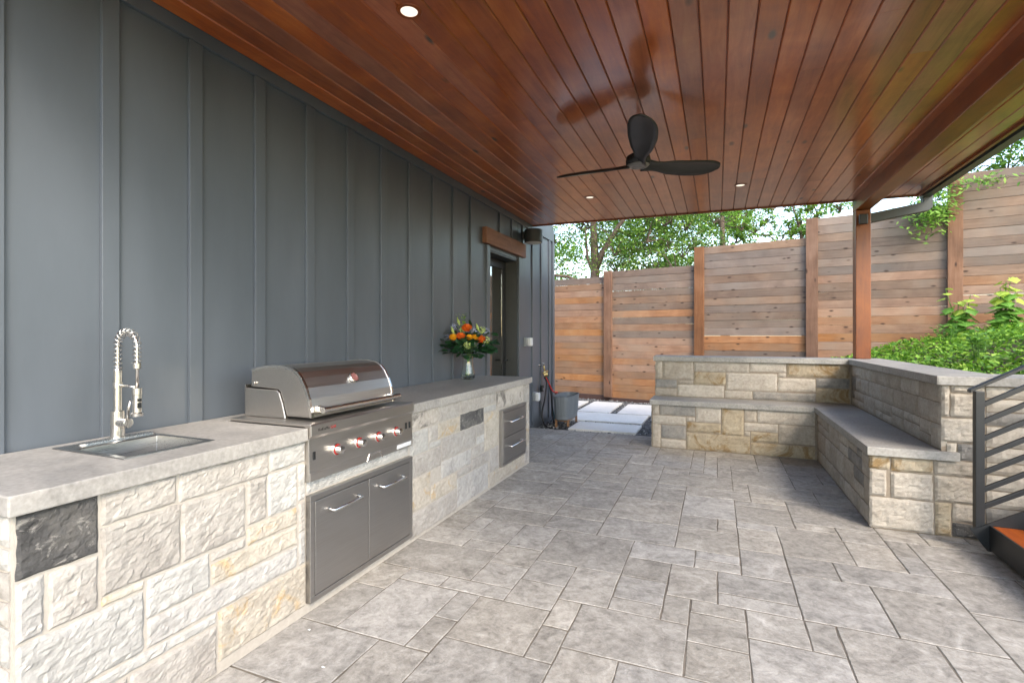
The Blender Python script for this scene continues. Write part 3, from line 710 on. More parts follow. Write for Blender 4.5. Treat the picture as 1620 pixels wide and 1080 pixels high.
# ------------------------------------------------------------------ stone bench
bench = thing('stone_bench', 'L-shaped tan limestone seat wall with bluestone seat and cap', 'bench', (1.2, 5.6, 0))
TT = [tan_lt, tan_lt, tan_st, tan_rust, tan_lt, tan_grey]
Pb = lambda u, d, z: (u, 6.745-d, z)
BR = [(-.745,-.658,.80,1.024,tan_st),(-.648,-.282,.80,1.024,tan_st),(-.272,.359,.908,1.024,tan_lt),(.369,.752,.922,1.024,tan_lt),(.762,1.39,.872,1.024,tan_rust),
 (-.745,-.482,.688,.79,tan_grey),(-.472,-.282,.744,.79,tan_st),(-.272,.092,.744,.898,tan_rust),(.102,.66,.69,.898,tan_lt),(.67,.752,.862,.912,tan_lt),(.67,1.055,.70,.852,tan_lt),(1.065,1.39,.755,.862,tan_grey),
 (-.745,-.482,.588,.678,tan_st),(-.472,.076,.588,.734,tan_lt),(.086,.392,.588,.68,tan_lt),(.402,1.055,.588,.68,tan_grey),(1.065,1.39,.588,.745,tan_rust)]
for q, (a, b, c, d, m) in enumerate(BR): rock(a, b, c, d, Pb, m, bench, .022, .007, .011, .03, q+200)
Ps = lambda u, d, z: (u, 6.33-d, z)
SF = [(-.73,-.658,.40,.515,tan_lt),(-.648,-.245,.40,.515,tan_grey),(-.235,.036,.34,.515,tan_lt),(.046,.278,.208,.515,tan_rust),(.288,.411,.38,.515,tan_st),(.421,.985,.372,.515,tan_lt),
 (-.73,-.349,.29,.39,tan_lt),(-.339,.036,.215,.33,tan_rust),(-.339,-.245,.34,.39,tan_lt),(.288,.628,.275,.362,tan_lt),(.638,.985,.162,.362,tan_st),(-.73,-.64,.01,.28,tan_st),(-.63,-.349,.12,.28,tan_grey),
 (-.63,-.349,.01,.11,tan_lt),(-.339,.344,.01,.205,tan_rust),(.354,.628,.152,.265,tan_rust),(.354,.985,.01,.142,tan_rust),(.288,.344,.215,.265,tan_st)]
for q, (a, b, c, d, m) in enumerate(SF): rock(a, b, c, d, Ps, m, bench, .022, .007, .011, .03, q+230)
Pr = lambda u, d, z: (1.412-d, u, z)
for q, (a, b, c, d) in enumerate(ashlar(4.272, 6.73, .588, 1.03, [.12, .15, .17, .2], [.28, .36, .45, .2])): rock(a, b, c, d, Pr, pick([tan_lt, tan_lt, tan_lt, tan_grey, tan_st]), bench, .024, .007, .011, .03, q+260)
Pi = lambda u, d, z: (1.012-d, u, z)
for q, (a, b, c, d) in enumerate(ashlar(4.272, 6.30, .01, .52, [.16, .2, .24, .13], [.18, .25, .34])): rock(a, b, c, d, Pi, pick([tan_lt, tan_st, tan_lt, tan_lt, tan_st, tan_grey]), bench, .024, .008, .012, .03, q+300)
Pn = lambda u, d, z: (u, 4.270-d, z)
NF = [(1.0,1.118,.425,.515,tan_rust),(1.128,1.362,.418,.515,tan_rust),(1.372,1.62,.418,.515,tan_st),(1.0,1.10,.235,.415,tan_lt),(1.11,1.118,.235,.415,tan_lt),(1.128,1.362,.232,.408,tan_lt),(1.372,1.62,.238,.408,tan_st),
 (1.0,1.366,.01,.222,tan_lt),(1.376,1.462,.01,.228,tan_rust),(1.472,1.62,.112,.228,tan_st),(1.472,1.62,.01,.102,dark_st),
 (1.41,1.452,.815,1.024,tan_lt),(1.462,1.64,.98,1.024,tan_lt),(1.462,1.64,.815,.97,tan_lt),(1.41,1.64,.645,.805,tan_lt),(1.50,1.64,.525,.635,tan_grey),(1.44,1.49,.525,.635,tan_lt)]
for q, (a, b, c, d, m) in enumerate(NF): rock(a, b, c, d, Pn, m, bench, .014, .011, .014, .03, q+340)
for q, (a, b, c, d) in enumerate(ashlar(1.65, 3.4, .01, 1.03, [.14, .18, .22], [.3, .4, .24])): rock(a, b, c, d, Pn, pick([tan_lt, tan_lt, tan_grey, tan_st]), bench, .024, .010, .013, .03, q+360)
Pl = lambda u, d, z: (-.742-d, u, z)
for q, (a, b, c, d) in enumerate(ashlar(6.335, 6.74, .01, .52, [.16, .2], [.22])+ashlar(6.75, 7.05, .01, 1.03, [.16, .2, .13], [.3])): rock(a, b, c, d, Pl, pick(TT), bench, .03, .007, .011, .03, q+400)
mb = MB().box(-.741, 1.013, 6.331, 6.746, .001, .52).box(-.741, 1.713, 6.746, 7.05, .001, 1.029).box(1.013, 1.411, 4.272, 6.746, .001, .52).box(1.411, 1.713, 4.272, 6.746, .001, 1.029).box(1.713, 3.4, 4.272, 4.57, .001, 1.029)
mb.build('mortar_core', mortar_t, bench)
def slab(poly, z0, z1, nm): MB().prism(poly, z0, z1, 'z').build(nm, slab2_m, bench, bevel=.004)
slab([(-.765, 6.295), (.976, 6.295), (1.408, 6.728), (1.408, 6.744), (-.765, 6.744)], .5205, .58, 'seat_slab')
slab([(.979, 6.294), (.979, 5.30), (1.409, 5.30), (1.409, 6.726)], .5205, .58, 'seat_slab')
slab([(.979, 5.297), (.979, 4.232), (1.50, 4.232), (1.50, 4.268), (1.409, 4.268), (1.409, 5.297)], .5205, .58, 'seat_slab')
slab([(-.77, 6.705), (1.372, 6.705), (1.77, 7.10), (-.77, 7.10)], 1.0295, 1.09, 'cap_slab')
slab([(1.375, 6.704), (1.375, 5.45), (1.77, 5.45), (1.77, 7.097)], 1.0295, 1.09, 'cap_slab')
slab([(1.375, 5.447), (1.375, 4.232), (1.79, 4.61), (1.77, 5.447)], 1.0295, 1.09, 'cap_slab')
slab([(1.379, 4.232), (3.42, 4.232), (3.42, 4.61), (1.793, 4.61)], 1.0295, 1.09, 'cap_slab')

# ------------------------------------------------------------------ planting bed behind the wall
def bedz(x, y): return .97+max(0, (x-1.9))*.2+.02*math.sin(x*3+y*2)
NB = 24; vs = []; fs = []
def fence_y(x): return 10.63-.1967*(x+2.13)
bx0, bx1 = 1.72, 9.0
for j in range(NB+1):
    for i in range(NB+1):
        x = bx0+(bx1-bx0)*(i/NB)**1.3; y = 4.58+(fence_y(x)+1.5-4.58)*j/NB; vs.append((x, y, bedz(x, y)))
for j in range(NB):
    for i in range(NB): fs.append((j*(NB+1)+i, j*(NB+1)+i+1, (j+1)*(NB+1)+i+1, (j+1)*(NB+1)+i))
k = len(vs)
for j in range(NB+1): vs.append((bx0, vs[j*(NB+1)][1], -.1))
for j in range(NB): fs.append((j*(NB+1), (j+1)*(NB+1), k+j+1, k+j))
bed = MB().add(vs, fs).build('planting_bed', soil_m); struct(bed)
MBt = MB().box(3.42, 12, -6, 4.57, -.1, 1.02).build('terrace', plain('lawn_green', lin('#6d8a3a'), .9, var=.25, nscale=30, bump=.6)); struct(MBt)

def leaves_mesh(name, P, D, N_, L, Wd, m, parent, kind=None, fold=.12):
    """vectorised leaf quads: P centres, D direction, N_ normal, L length array, Wd width array"""
    D = D/np.linalg.norm(D, axis=1, keepdims=True); Sd = np.cross(D, N_); Sd /= np.linalg.norm(Sd, axis=1, keepdims=True)+1e-9
    Nn = np.cross(Sd, D); L = L[:, None]; Wd = Wd[:, None]
    V = np.stack([P-D*L*.5, P-D*L*.05+Sd*Wd*.5+Nn*Wd*fold, P+D*L*.5, P-D*L*.05-Sd*Wd*.5+Nn*Wd*fold], 1).reshape(-1, 3)
    n = len(P); me = bpy.data.meshes.new(name)
    base = np.arange(n)*4; T = np.stack([base, base+1, base+2, base, base+2, base+3], 1).reshape(-1)
    me.vertices.add(n*4); me.vertices.foreach_set('co', V.astype(np.float32).ravel())
    me.loops.add(n*6); me.loops.foreach_set('vertex_index', T.astype(np.int32))
    me.polygons.add(n*2); me.polygons.foreach_set('loop_start', (np.arange(n*2)*3).astype(np.int32)); me.polygons.foreach_set('loop_total', np.full(n*2, 3, np.int32))
    me.update(); me.validate()
    o = obj(name, me, m, parent)
    if kind: o['kind'] = kind
    return o
rg = np.random.default_rng(11)
# ground cover
n = 26000
X = 1.74+rg.random(n)**1.3*5.2; Y = 4.6+rg.random(n)*(10.63-.1967*(X+2.13)-4.75)
Zs = .97+np.maximum(0, X-1.9)*.2
mound = np.array([.5+.5*mnoise.fractal(Vector((a*1.5, b*1.5, 0)), 1, 2, 3) for a, b in zip(X, Y)])
edge = np.clip((X-1.72)/.35, .25, 1)*np.clip((Y-4.58)/.3, .3, 1)
hgt = (.07+.26*np.clip(mound, 0, 1))*edge*np.clip((X-1.75)/1.1, .3, 1)
Zp = Zs+hgt*rg.random(n)**.5
D = np.stack([rg.normal(0, 1, n), rg.normal(0, 1, n), rg.normal(.25, .5, n)], 1)
Nn = np.stack([rg.normal(0, .5, n), rg.normal(0, .5, n), np.ones(n)], 1)
L = .024+.065*rg.random(n)**2
gc = leaves_mesh('ground_cover', np.stack([X, Y, Zp], 1), D, Nn, L, L*rg.uniform(.45, .65, n), leaf_cover, None, 'stuff')
tag(gc, 'dense bright green leafy ground cover filling the raised bed', 'ground cover')
# small leafy sprigs along the edge of the bed
def sprig_plant(x, y, h, ns, label, m, seed, Ls=(.05, .09)):
    r_ = np.random.default_rng(seed); z = bedz(x, y)
    t = thing('leafy_plant', label, 'plant', (x, y, z), group=None); P = []; Dd = []; st = MB()
    for s_ in range(ns):
        a = r_.uniform(0, 6.28); lean = r_.uniform(.05, .35); tip = Vector((x+math.cos(a)*lean*h, y+math.sin(a)*lean*h, z+h*r_.uniform(.7, 1.05))); b = Vector((x+math.cos(a)*.03, y+math.sin(a)*.03, z-.01))
        mid = b.lerp(tip, .5)+Vector((0, 0, .05)); st.tube([b, mid, tip], [.005, .004, .002], 5)
        for q in range(14):
            f_ = .2+.8*q/13; p = b.lerp(mid, f_*2) if f_ < .5 else mid.lerp(tip, f_*2-1); aa = q*2.4+a
            dv = Vector((math.cos(aa), math.sin(aa), .35)); P.append(p+dv*.03); Dd.append(dv)
    st.build('stem', stem_g, t)
    P = np.array(P); Dd = np.array(Dd); L = r_.uniform(Ls[0], Ls[1], len(P))
    leaves_mesh('foliage', P, Dd, np.tile([0, 0, 1.0], (len(P), 1))+r_.normal(0, .3, (len(P), 3)), L, L*.55, m, t)
sprig_plant(2.75, 8.15, .42, 6, 'upright leafy weed beside the timber post', leaf_broad, 1)
sprig_plant(2.35, 6.2, .34, 7, 'low bushy plant leaning over the wall cap', leaf_broad, 2)
sprig_plant(2.75, 5.4, .45, 6, 'tall dark leaved plant beside the black handrail', leaf_tree, 3, (.09, .14))
sprig_plant(3.05, 6.4, .4, 7, 'long leaved plant in the middle of the ground cover', leaf_broad, 4, (.07, .11))
# broad leaved seedlings by the fence: every leaf a part
def lobed():
    pts = [(0,0),(.18,.30),(.02,.42),(.34,.50),(.40,.72),(.62,.42),(1.0,0)]
    poly = pts+[(a, -b) for a, b in pts[-2:0:-1]]
    me = bpy.data.meshes.new('leaf'); vs = [(.45, 0, .0)]+[(a, b*.9, -.12*abs(b)-.10*a*a) for a, b in poly]
    me.from_pydata(vs, [], [(0, i, i % len(poly)+1) for i in range(1, len(poly)+1)]); me.update(); me.materials.append(leaf_broad); return me
leafme = lobed(); leafme2 = leafme.copy(); leafme2.materials.clear(); leafme2.materials.append(leaf_young)
def broad_plant(x, y, h, label, seed, stems):
    r_ = random.Random(seed); z = bedz(x, y); t = thing('broadleaf_plant', label, 'plant', (x, y, z))
    for s_ in range(stems):
        a = r_.uniform(-.9, .9)*1.6; lean = r_.uniform(.05, .3)
        b = Vector((x+r_.uniform(-.05, .05), y, z-.02)); tip = Vector((x+math.sin(a)*lean*.9, y-.1-abs(math.cos(a))*lean*.5, z+h*r_.uniform(.7, 1.0)))
        MB().tube([b, b.lerp(tip, .5)+Vector((0, 0, .03)), tip], [.009, .007, .003], 6).build('stem', stem_g, t)
        nl = 11
        for q in range(nl):
            f_ = .15+.85*q/(nl-1); p = b.lerp(tip, f_); aa = q*2.4+r_.uniform(-.4, .4)+s_
            sz = .27*(1-f_*.6)*r_.uniform(.8, 1.15)
            o = bpy.data.objects.new('leaf', leafme2 if f_ > .8 else leafme); C.objects.link(o); o.parent = t; o.matrix_parent_inverse = t.matrix_basis.inverted()
            dirv = Vector((math.cos(aa), math.sin(aa)-.55, .15)).normalized()
            o.matrix_basis = Matrix.Translation(p+dirv*.035) @ Matrix.Rotation(math.atan2(dirv.y, dirv.x), 4, 'Z') @ Matrix.Rotation(r_.uniform(.2, .9), 4, 'Y') @ Matrix.Scale(sz, 4)
broad_plant(3.22, 9.15, .80, 'upright seedling with pale new leaves against the fence post', 4, 4)
broad_plant(3.66, 8.95, .86, 'spreading plant with large lobed leaves against the fence boards', 9, 6)

# ------------------------------------------------------------------ stairs
stair = thing('steel_staircase', 'black steel stair with wooden treads and sloping handrail beside the stone wall', 'stairs', (1.6, 3.6, 0))
sx0 = 1.58; rise, run = .176, .30; sl_ = rise/run
for k in range(5):
    xa, zt = sx0+k*run, .18+k*rise
    for y0, y1 in ((3.565, 4.01), ) if False else ((3.0, 4.018),):
        box('tread', xa+.001, xa+.145, y0, y1, zt-.036, zt, tread_w, stair, bevel=.003)
        box('tread', xa+.151, xa+.295, y0, y1, zt-.036, zt, tread_w, stair, bevel=.003)
    MB().box(xa-.012, xa-.002, 2.99, 4.02, zt-.15, zt+.002).build('riser_plate', black_m, stair)
for y0 in (4.022, 2.97):
    MB().prism([(1.47, .15), (1.56, .02), (1.72, .001), (1.76, .001), (3.10, .82), (3.10, 1.10), (1.52, .165)], y0, y0+.012, 'y').build('stringer', black_m, stair)
ry = 4.055
box('rail_post', 1.505, 1.551, ry-.023, ry+.023, .14, 1.012, black_m, stair, bevel=.003)
box('rail_post', 2.95, 2.996, ry-.023, ry+.023, .99, 1.88, black_m, stair, bevel=.003)
MB().box(1.505, 1.551, 4.034, ry-.022, .15, .19).build('bracket', black_m, stair)
sr = .59
def railbar(nm, x0, x1, z0, hw, hh): 
    z1 = z0+(x1-x0)*sr
    MB().prism([(x0, z0-hh), (x1, z1-hh), (x1, z1+hh), (x0, z0+hh)], ry-hw, ry+hw, 'y').build(nm, black_m, stair, bevel=.003)
railbar('handrail', 1.478, 3.04, 1.012, .024, .010)
for k in range(7): railbar('rail', 1.552, 2.949, .93-.107*k, .012, .0165)

# ------------------------------------------------------------------ fence
fence = thing('cedar_fence', 'tall stepped horizontal board cedar fence with square posts', 'fence', (-2.13, 10.63, 0))
fd = Vector((.981, -.193, 0)).normalized(); fn = Vector((-fd.y*-1, 0, 0)); fnorm = Vector((-.193, -.981, 0)).normalized()
F0 = Vector((-2.13, 10.63, 0)); SP = 1.85; fa = math.atan2(fd.y, fd.x)
tops = {-3: 2.45, -2: 2.52, -1: 2.60, 0: 2.70, 1: 3.03, 2: 3.345, 3: 3.78, 4: 4.1, 5: 4.3}
BH = .14
bm_ = {}
def board_mesh(L, h=BH-.003):
    key = (round(L, 3), round(h, 3))
    if key not in bm_: bm_[key] = MB().prism([(-.009, .006), (-.002, 0), (.009, 0), (.009, h), (-.002, h), (-.009, h-.006)], -L/2, L/2, 'x').mesh('board')
    me = bm_[key].copy(); return me
rf = random.Random(8)
for k in range(-3, 6):
    c = F0+fd*SP*(k+.5); top = tops[k]; L = SP-.004
    bot = .10 if k < 2 else .75+.3*(k-2)
    z = top-BH
    warm_lo = {0: 1.5, -1: 2.2, 1: .9, 2: 1.9, 3: 1.9}.get(k, 1.5)
    while z > bot-.08:
        me = board_mesh(L, BH-(0.0003 if rf.random() < .9 else .003)); o = bpy.data.objects.new('board', me); C.objects.link(o)
        me.materials.append(fencewarm_w if z < warm_lo+rf.uniform(-.4, .4) else fence_w)
        o.parent = fence; o.matrix_parent_inverse = fence.matrix_basis.inverted()
        o.location = c+Vector((0, 0, z))-fnorm*rf.uniform(.0, .004); o.rotation_euler = (rf.uniform(-.01, .01), rf.uniform(-.0006, .0006), fa)
        z -= BH
    if k < 2:
        me = MB().box(-L/2, L/2, -.02, .02, -.06, z+BH-.004).mesh('kickboard'); o = bpy.data.objects.new('kickboard', me); C.objects.link(o); me.materials.append(brownpl)
        o.parent = fence; o.matrix_parent_inverse = fence.matrix_basis.inverted(); o.location = c; o.rotation_euler = (0, 0, fa)
for k in range(-3, 7):
    p = F0+fd*SP*k+fnorm*.045; top = tops.get(k, 4.3)+.005
    me = MB().box(-.088, .088, -.03, .03, (.05 if k < 3 else .8), top).mesh('fence_post'); me.materials.append(fpost_w)
    o = bpy.data.objects.new('fence_post', me); C.objects.link(o); o.parent = fence; o.matrix_parent_inverse = fence.matrix_basis.inverted()
    o.location = p; o.rotation_euler = (0, 0, fa)
    b = o.modifiers.new('bevel', 'BEVEL'); b.width = .004; b.segments = 1

# ------------------------------------------------------------------ concrete stepping pads and gravel
pads = [(-2.02, -1.05, 7.10, 7.73, 'white concrete pad bordering the grey patio edge'), (-2.40, -1.07, 7.87, 8.70, 'white concrete pad in the middle row between gravel strips'),
        (-2.33, -1.76, 8.78, 10.15, 'white concrete pad running from the middle row to the fence'), (-1.62, -.72, 8.78, 10.0, 'white concrete pad partly behind the stone bench'),
        (-3.6, -2.45, 8.78, 10.15, 'white concrete pad by the house corner and planter')]
for (a, b, c, d, lb) in pads:
    o = box('concrete_pad', a, b, c, d, -.0295, .006, pad_m, bevel=.006); tag(o, lb, 'paving')
n = 9000; P = np.stack([-4.2+rg.random(n)*5.0, 7.0+rg.random(n)*3.9, np.zeros(n)], 1)
keep = np.ones(n, bool)
for (a, b, c, d, lb) in pads: keep &= ~((P[:, 0] > a-.01) & (P[:, 0] < b+.01) & (P[:, 1] > c-.01) & (P[:, 1] < d+.01))
keep &= ~((P[:, 0] < WX+.04) & (P[:, 1] < 8.06)); keep &= ~((P[:, 0] > -.76) & (P[:, 1] < 7.07))
P = P[keep]; n = len(P)
octv = np.array([(1,0,0),(-1,0,0),(0,1,0),(0,-1,0),(0,0,1),(0,0,-1)], float); octf = np.array([(0,2,4),(2,1,4),(1,3,4),(3,0,4),(2,0,5),(1,2,5),(3,1,5),(0,3,5)])
sz = rg.uniform(.008, .022, (n, 1, 1))*np.array([[[1, 1, .7]]]); an = rg.random(n)*6.28; ca, sa = np.cos(an), np.sin(an)
V = octv[None]*sz*(1+rg.normal(0, .2, (n, 6, 1))); Vx = V[..., 0]*ca[:, None]-V[..., 1]*sa[:, None]; Vy = V[..., 0]*sa[:, None]+V[..., 1]*ca[:, None]
V = np.stack([Vx, Vy, V[..., 2]], -1)+P[:, None]+np.array([0, 0, -.018])
me = bpy.data.meshes.new('gravel'); me.from_pydata([], [], [])
T = (octf[None]+(np.arange(n)*6)[:, None, None]).reshape(-1)
me.vertices.add(n*6); me.vertices.foreach_set('co', V.astype(np.float32).ravel()); me.loops.add(len(T)); me.loops.foreach_set('vertex_index', T.astype(np.int32))
me.polygons.add(n*8); me.polygons.foreach_set('loop_start', (np.arange(n*8)*3).astype(np.int32)); me.polygons.foreach_set('loop_total', np.full(n*8, 3, np.int32)); me.update(); me.validate()
gv = obj('gravel', me, gravel_m); gv['kind'] = 'stuff'; tag(gv, 'grey crushed gravel around the white concrete pads', 'gravel')

# ------------------------------------------------------------------ planter, hoses, wall fittings
pl = thing('planter', 'fluted grey oval trough planter on wooden legs beside the house', 'planter', (-2.14, 7.42, -.02))
def oval(cx, cy, hx, hy, n=64, flute=0):
    out = []
    for k in range(n):
        a = 2*math.pi*k/n; p = 3.2
        r = (abs(math.cos(a)/hx)**p+abs(math.sin(a)/hy)**p)**(-1/p); r += flute*(1 if k % 2 else -1)
        out.append((cx+r*math.cos(a), cy+r*math.sin(a)))
    return out
vs = []; fs = []; n = 96
lev = [(.115, .30, .105, 0), (.127, .318, .115, 0), (.127, .318, .16, 0), (.13, .322, .17, .002), (.15, .35, .44, .002), (.152, .352, .455, 0), (.142, .342, .455, 0), (.12, .31, .15, 0)]
for (hx, hy, z, fl) in lev: vs += [p+(z,) for p in oval(-2.14, 7.44, hx, hy, n, fl)]
for i in range(len(lev)-1): fs += [(i*n+k, i*n+(k+1) % n, (i+1)*n+(k+1) % n, (i+1)*n+k) for k in range(n)]
fs += [tuple(range(n-1, -1, -1)), tuple((len(lev)-1)*n+k for k in range(n))]
MB().add(vs, fs).build('trough', planter_m, pl)
MB().box(-2.225, -2.055, 7.22, 7.25, .075, .104).box(-2.225, -2.055, 7.63, 7.66, .075, .104).box(-2.225, -2.20, 7.251, 7.629, .075, .104).box(-2.08, -2.055, 7.251, 7.629, .075, .104).build('stand_frame', leg_w, pl)
for a in (-2.232, -2.048):
    for b in (7.21, 7.67): MB().prism([(a-.014, b-.014), (a+.014, b-.014), (a+.014, b+.014), (a-.014, b+.014)], -.012 if not (a > -2.06) else .007, .112, 'z').build('leg', leg_w, pl)
fc = thing('hose_faucet', 'outdoor tap with brass four way hose splitter on the siding', 'tap', (WX+.005, 7.33, .88))
MB().lathe([(.022, 0), (.022, .006), (.011, .008), (.011, .05), (.014, .055), (.014, .08), (0, .082)], (WX+.001, 7.33, .90), 14, 'x').build('spigot', steel_sh, fc)
MB().tube([(WX+.07, 7.33, .90), (WX+.078, 7.335, .86), (WX+.09, 7.34, .80)], .011, 8).build('connector', brass, fc, smooth=True)
MB().lathe([(.02, 0), (.024, .004), (.024, .012), (.02, .016)], (WX+.07, 7.33, .92), 14, 'z').build('handwheel', greypl, fc)
MB().tube([(WX+.09, 7.27, .785), (WX+.09, 7.46, .80)], .017, 10).build('manifold', brass, fc, smooth=True)
for k in range(4): MB().tube([(WX+.09, 7.29+.05*k, .782), (WX+.10, 7.295+.05*k, .72)], .011, 8).build('outlet_stub', brass, fc, smooth=True)
def hose(name, pts, r, m, label):
    P_ = [Vector(p) for p in pts]; out = []
    for i in range(len(P_)-1):
        p0, p1, p2, p3 = P_[max(i-1, 0)], P_[i], P_[i+1], P_[min(i+2, len(P_)-1)]
        for t in np.linspace(0, 1, 8, endpoint=False): out.append(.5*((2*p1)+(p2-p0)*t+(2*p0-5*p1+4*p2-p3)*t*t+(3*p1-p0-3*p2+p3)*t**3))
    o = MB().tube(out+[P_[-1]], r, 8).build(name, m, None, smooth=True); tag(o, label, 'hose'); return o
hose('garden_hose', [(WX+.10, 7.295, .715), (WX+.12, 7.33, .62), (WX+.10, 7.31, .40), (WX+.09, 7.2, .18), (WX+.12, 7.18, .05), (WX+.20, 7.12, -.005), (WX+.30, 7.08, -.008)], .0115, blackpl, 'black hose looping from the tap down to the gravel')
hose('garden_hose', [(WX+.10, 7.395, .715), (WX+.14, 7.45, .55), (WX+.17, 7.44, .30), (WX+.2, 7.4, .10), (WX+.235, 7.36, .0)], .0115, blackpl, 'black hose hanging behind the planter')
hose('garden_hose', [(WX+.10, 7.345, .715), (WX+.14, 7.38, .62), (WX+.19, 7.42, .5), (WX+.26, 7.45, .475)], .012, red_m, 'short red hose draped onto the planter rim')
hose('garden_hose', [(WX+.10, 7.445, .715), (WX+.11, 7.47, .60), (WX+.13, 7.52, .42), (WX+.14, 7.58, .2), (WX+.16, 7.66, .0)], .010, blue_m, 'thin teal hose behind the red hose')
ht = thing('hose_timer', 'small dark grey water timer hanging under the tap', 'timer', (WX+.08, 7.26, .52))
MB().box(WX+.05, WX+.095, 7.225, 7.285, .50, .60).build('case', blackpl, ht, bevel=.01); MB().lathe([(.018, 0), (.018, .006), (0, .007)], (WX+.0952, 7.255, .54), 14, 'x').build('dial', greypl, ht)
def outlet(y, z, lb):
    t = thing('outlet_box', lb, 'outlet', (WX+.02, y, z))
    MB().box(WX+.001, WX+.05, y-.045, y+.045, z-.065, z+.065).build('box', greypl, t, bevel=.006)
    MB().box(WX+.051, WX+.115, y-.04, y+.042, z-.06, z+.06).build('cover', whitepl, t, bevel=.016)
outlet(6.70, 1.265, 'weatherproof outlet cover at chest height beside the door')
outlet(7.03, .45, 'weatherproof outlet cover low on the siding near the counter end')
wl = thing('wall_light', 'dark bronze drum downlight on the siding above the door header', 'wall light', (WX+.02, 6.70, 2.72))
MB().lathe([(.12, 0), (.125, .004), (.125, .17), (.118, .178), (0, .18)], (WX+.175, 6.58, 2.645), 32).build('drum_shade', trim_dark, wl, smooth=False)
MB().box(WX+.0245, WX+.07, 6.53, 6.63, 2.70, 2.80).build('bracket', trim_dark, wl, bevel=.005)
MB().lathe([(0, -.022), (.06, -.018), (.112, -.004), (.112, -.0005)], (WX+.175, 6.58, 2.645), 28).build('diffuser', plain('frosted_lens', lin('#b9b3a8'), .5, bump=.3), wl)
sp = thing('spotlight', 'small black spotlight on the timber post below the beam', 'spotlight', (1.55, 6.85, 2.70))
MB().box(1.525, 1.565, 6.832, 6.8515, 2.66, 2.74).build('mount', blackpl, sp, bevel=.003)
MB().tube([(1.545, 6.835, 2.70), (1.53, 6.80, 2.68)], .01, 8).build('arm', blackpl, sp); MB().box(1.49, 1.575, 6.765, 6.80, 2.62, 2.735).build('head', blackpl, sp, bevel=.008)
for (x, y, lb) in ((-1.406, 2.10, 'lit round recessed light in the ceiling above the sink and grill'), (-1.37, 5.74, 'lit round recessed light in the ceiling between the fan and the house door'), (.225, 5.84, 'lit round recessed light in the ceiling between the fan and the timber post')):
    t = thing('recessed_light', lb, 'ceiling light', (x, y, cz(x)), group='recessed ceiling lights'); z = cz(x)
    ring = MB().lathe([(.042, .004), (.043, -.004), (.06, -.0045), (.064, 0.0), (.042, .004)], (x, y, z-.001), 36).build('trim_ring', beam_w, t)
    bmx = bmesh.new(); bmx.from_mesh(ring.data); bmesh.ops.delete(bmx, geom=[f for f in bmx.faces if len(f.verts) > 4], context='FACES_ONLY'); bmx.to_mesh(ring.data); bmx.free()
    MB().lathe([(0, -.002), (.0415, -.002), (.0415, -.0005), (0, -.0005)], (x, y, z-.001), 32).build('lens', lamp_m, t)

# ------------------------------------------------------------------ ceiling fan
fanx, fany = -.555, 3.88; fz = 2.655
fan = thing('ceiling_fan', 'black three blade ceiling fan hanging from the wood ceiling', 'ceiling fan', (fanx, fany, cz(fanx)))
MB().lathe([(.065, 0), (.065, -.03), (.045, -.055), (.018, -.065), (.0, -.065)], (fanx, fany, cz(fanx)-.001), 24).build('canopy', blackpl, fan, smooth=False)
MB().tube([(fanx, fany, cz(fanx)-.06), (fanx, fany, fz+.06)], .013, 10).build('downrod', blackpl, fan, smooth=True)
MB().lathe([(.0, .085), (.05, .08), (.085, .06), (.092, .03), (.09, .0), (.0, -.002)], (fanx, fany, fz), 28).build('motor', blackpl, fan, smooth=True)
MB().lathe([(.0, .0), (.085, -.003), (.07, -.016), (.045, -.021), (.043, -.018), (.03, -.022), (0, -.024)], (fanx, fany, fz-.002), 28).build('hub_cap', fanhub_m, fan, smooth=True)
def blade(ang):
    vs = []; ns, nc = 22, 6
    for i in range(ns+1):
        s_ = i/ns; r = .05+.70*s_
        wd = .12-.03*math.sin(min(1, s_/.35)*math.pi)*(1 if s_ < .35 else 0)+.08*max(0, min(1, (s_-.15)/.45))**1.0
        if s_ > .72: wd *= max(.0, 1-((s_-.72)/.283)**2.4)**.55
        pit = rad(30-14*min(1, s_/.5)); zz = .055*s_**1.5
        for j in range(nc+1):
            c = (j/nc-.5)*wd; cam_ = .012*(1-(2*j/nc-1)**2)*wd/.15
            vs.append((r, c*math.cos(pit)+.02*math.sin(s_*2.5), -c*math.sin(pit)+zz+cam_-.004))
    fs = [(i*(nc+1)+j, (i+1)*(nc+1)+j, (i+1)*(nc+1)+j+1, i*(nc+1)+j+1) for i in range(ns) for j in range(nc)]
    me = bpy.data.meshes.new('blade'); me.from_pydata(vs, [], fs); me.update(); me.materials.append(fan_m)
    for p in me.polygons: p.use_smooth = True
    o = bpy.data.objects.new('blade', me); C.objects.link(o); o.parent = fan; o.matrix_parent_inverse = fan.matrix_basis.inverted()
    o.location = (fanx, fany, fz+.004); o.rotation_euler = (0, 0, rad(ang)); md = o.modifiers.new('solid', 'SOLIDIFY'); md.thickness = .010; md.offset = 0
for a in (40, 160, 279): blade(a)

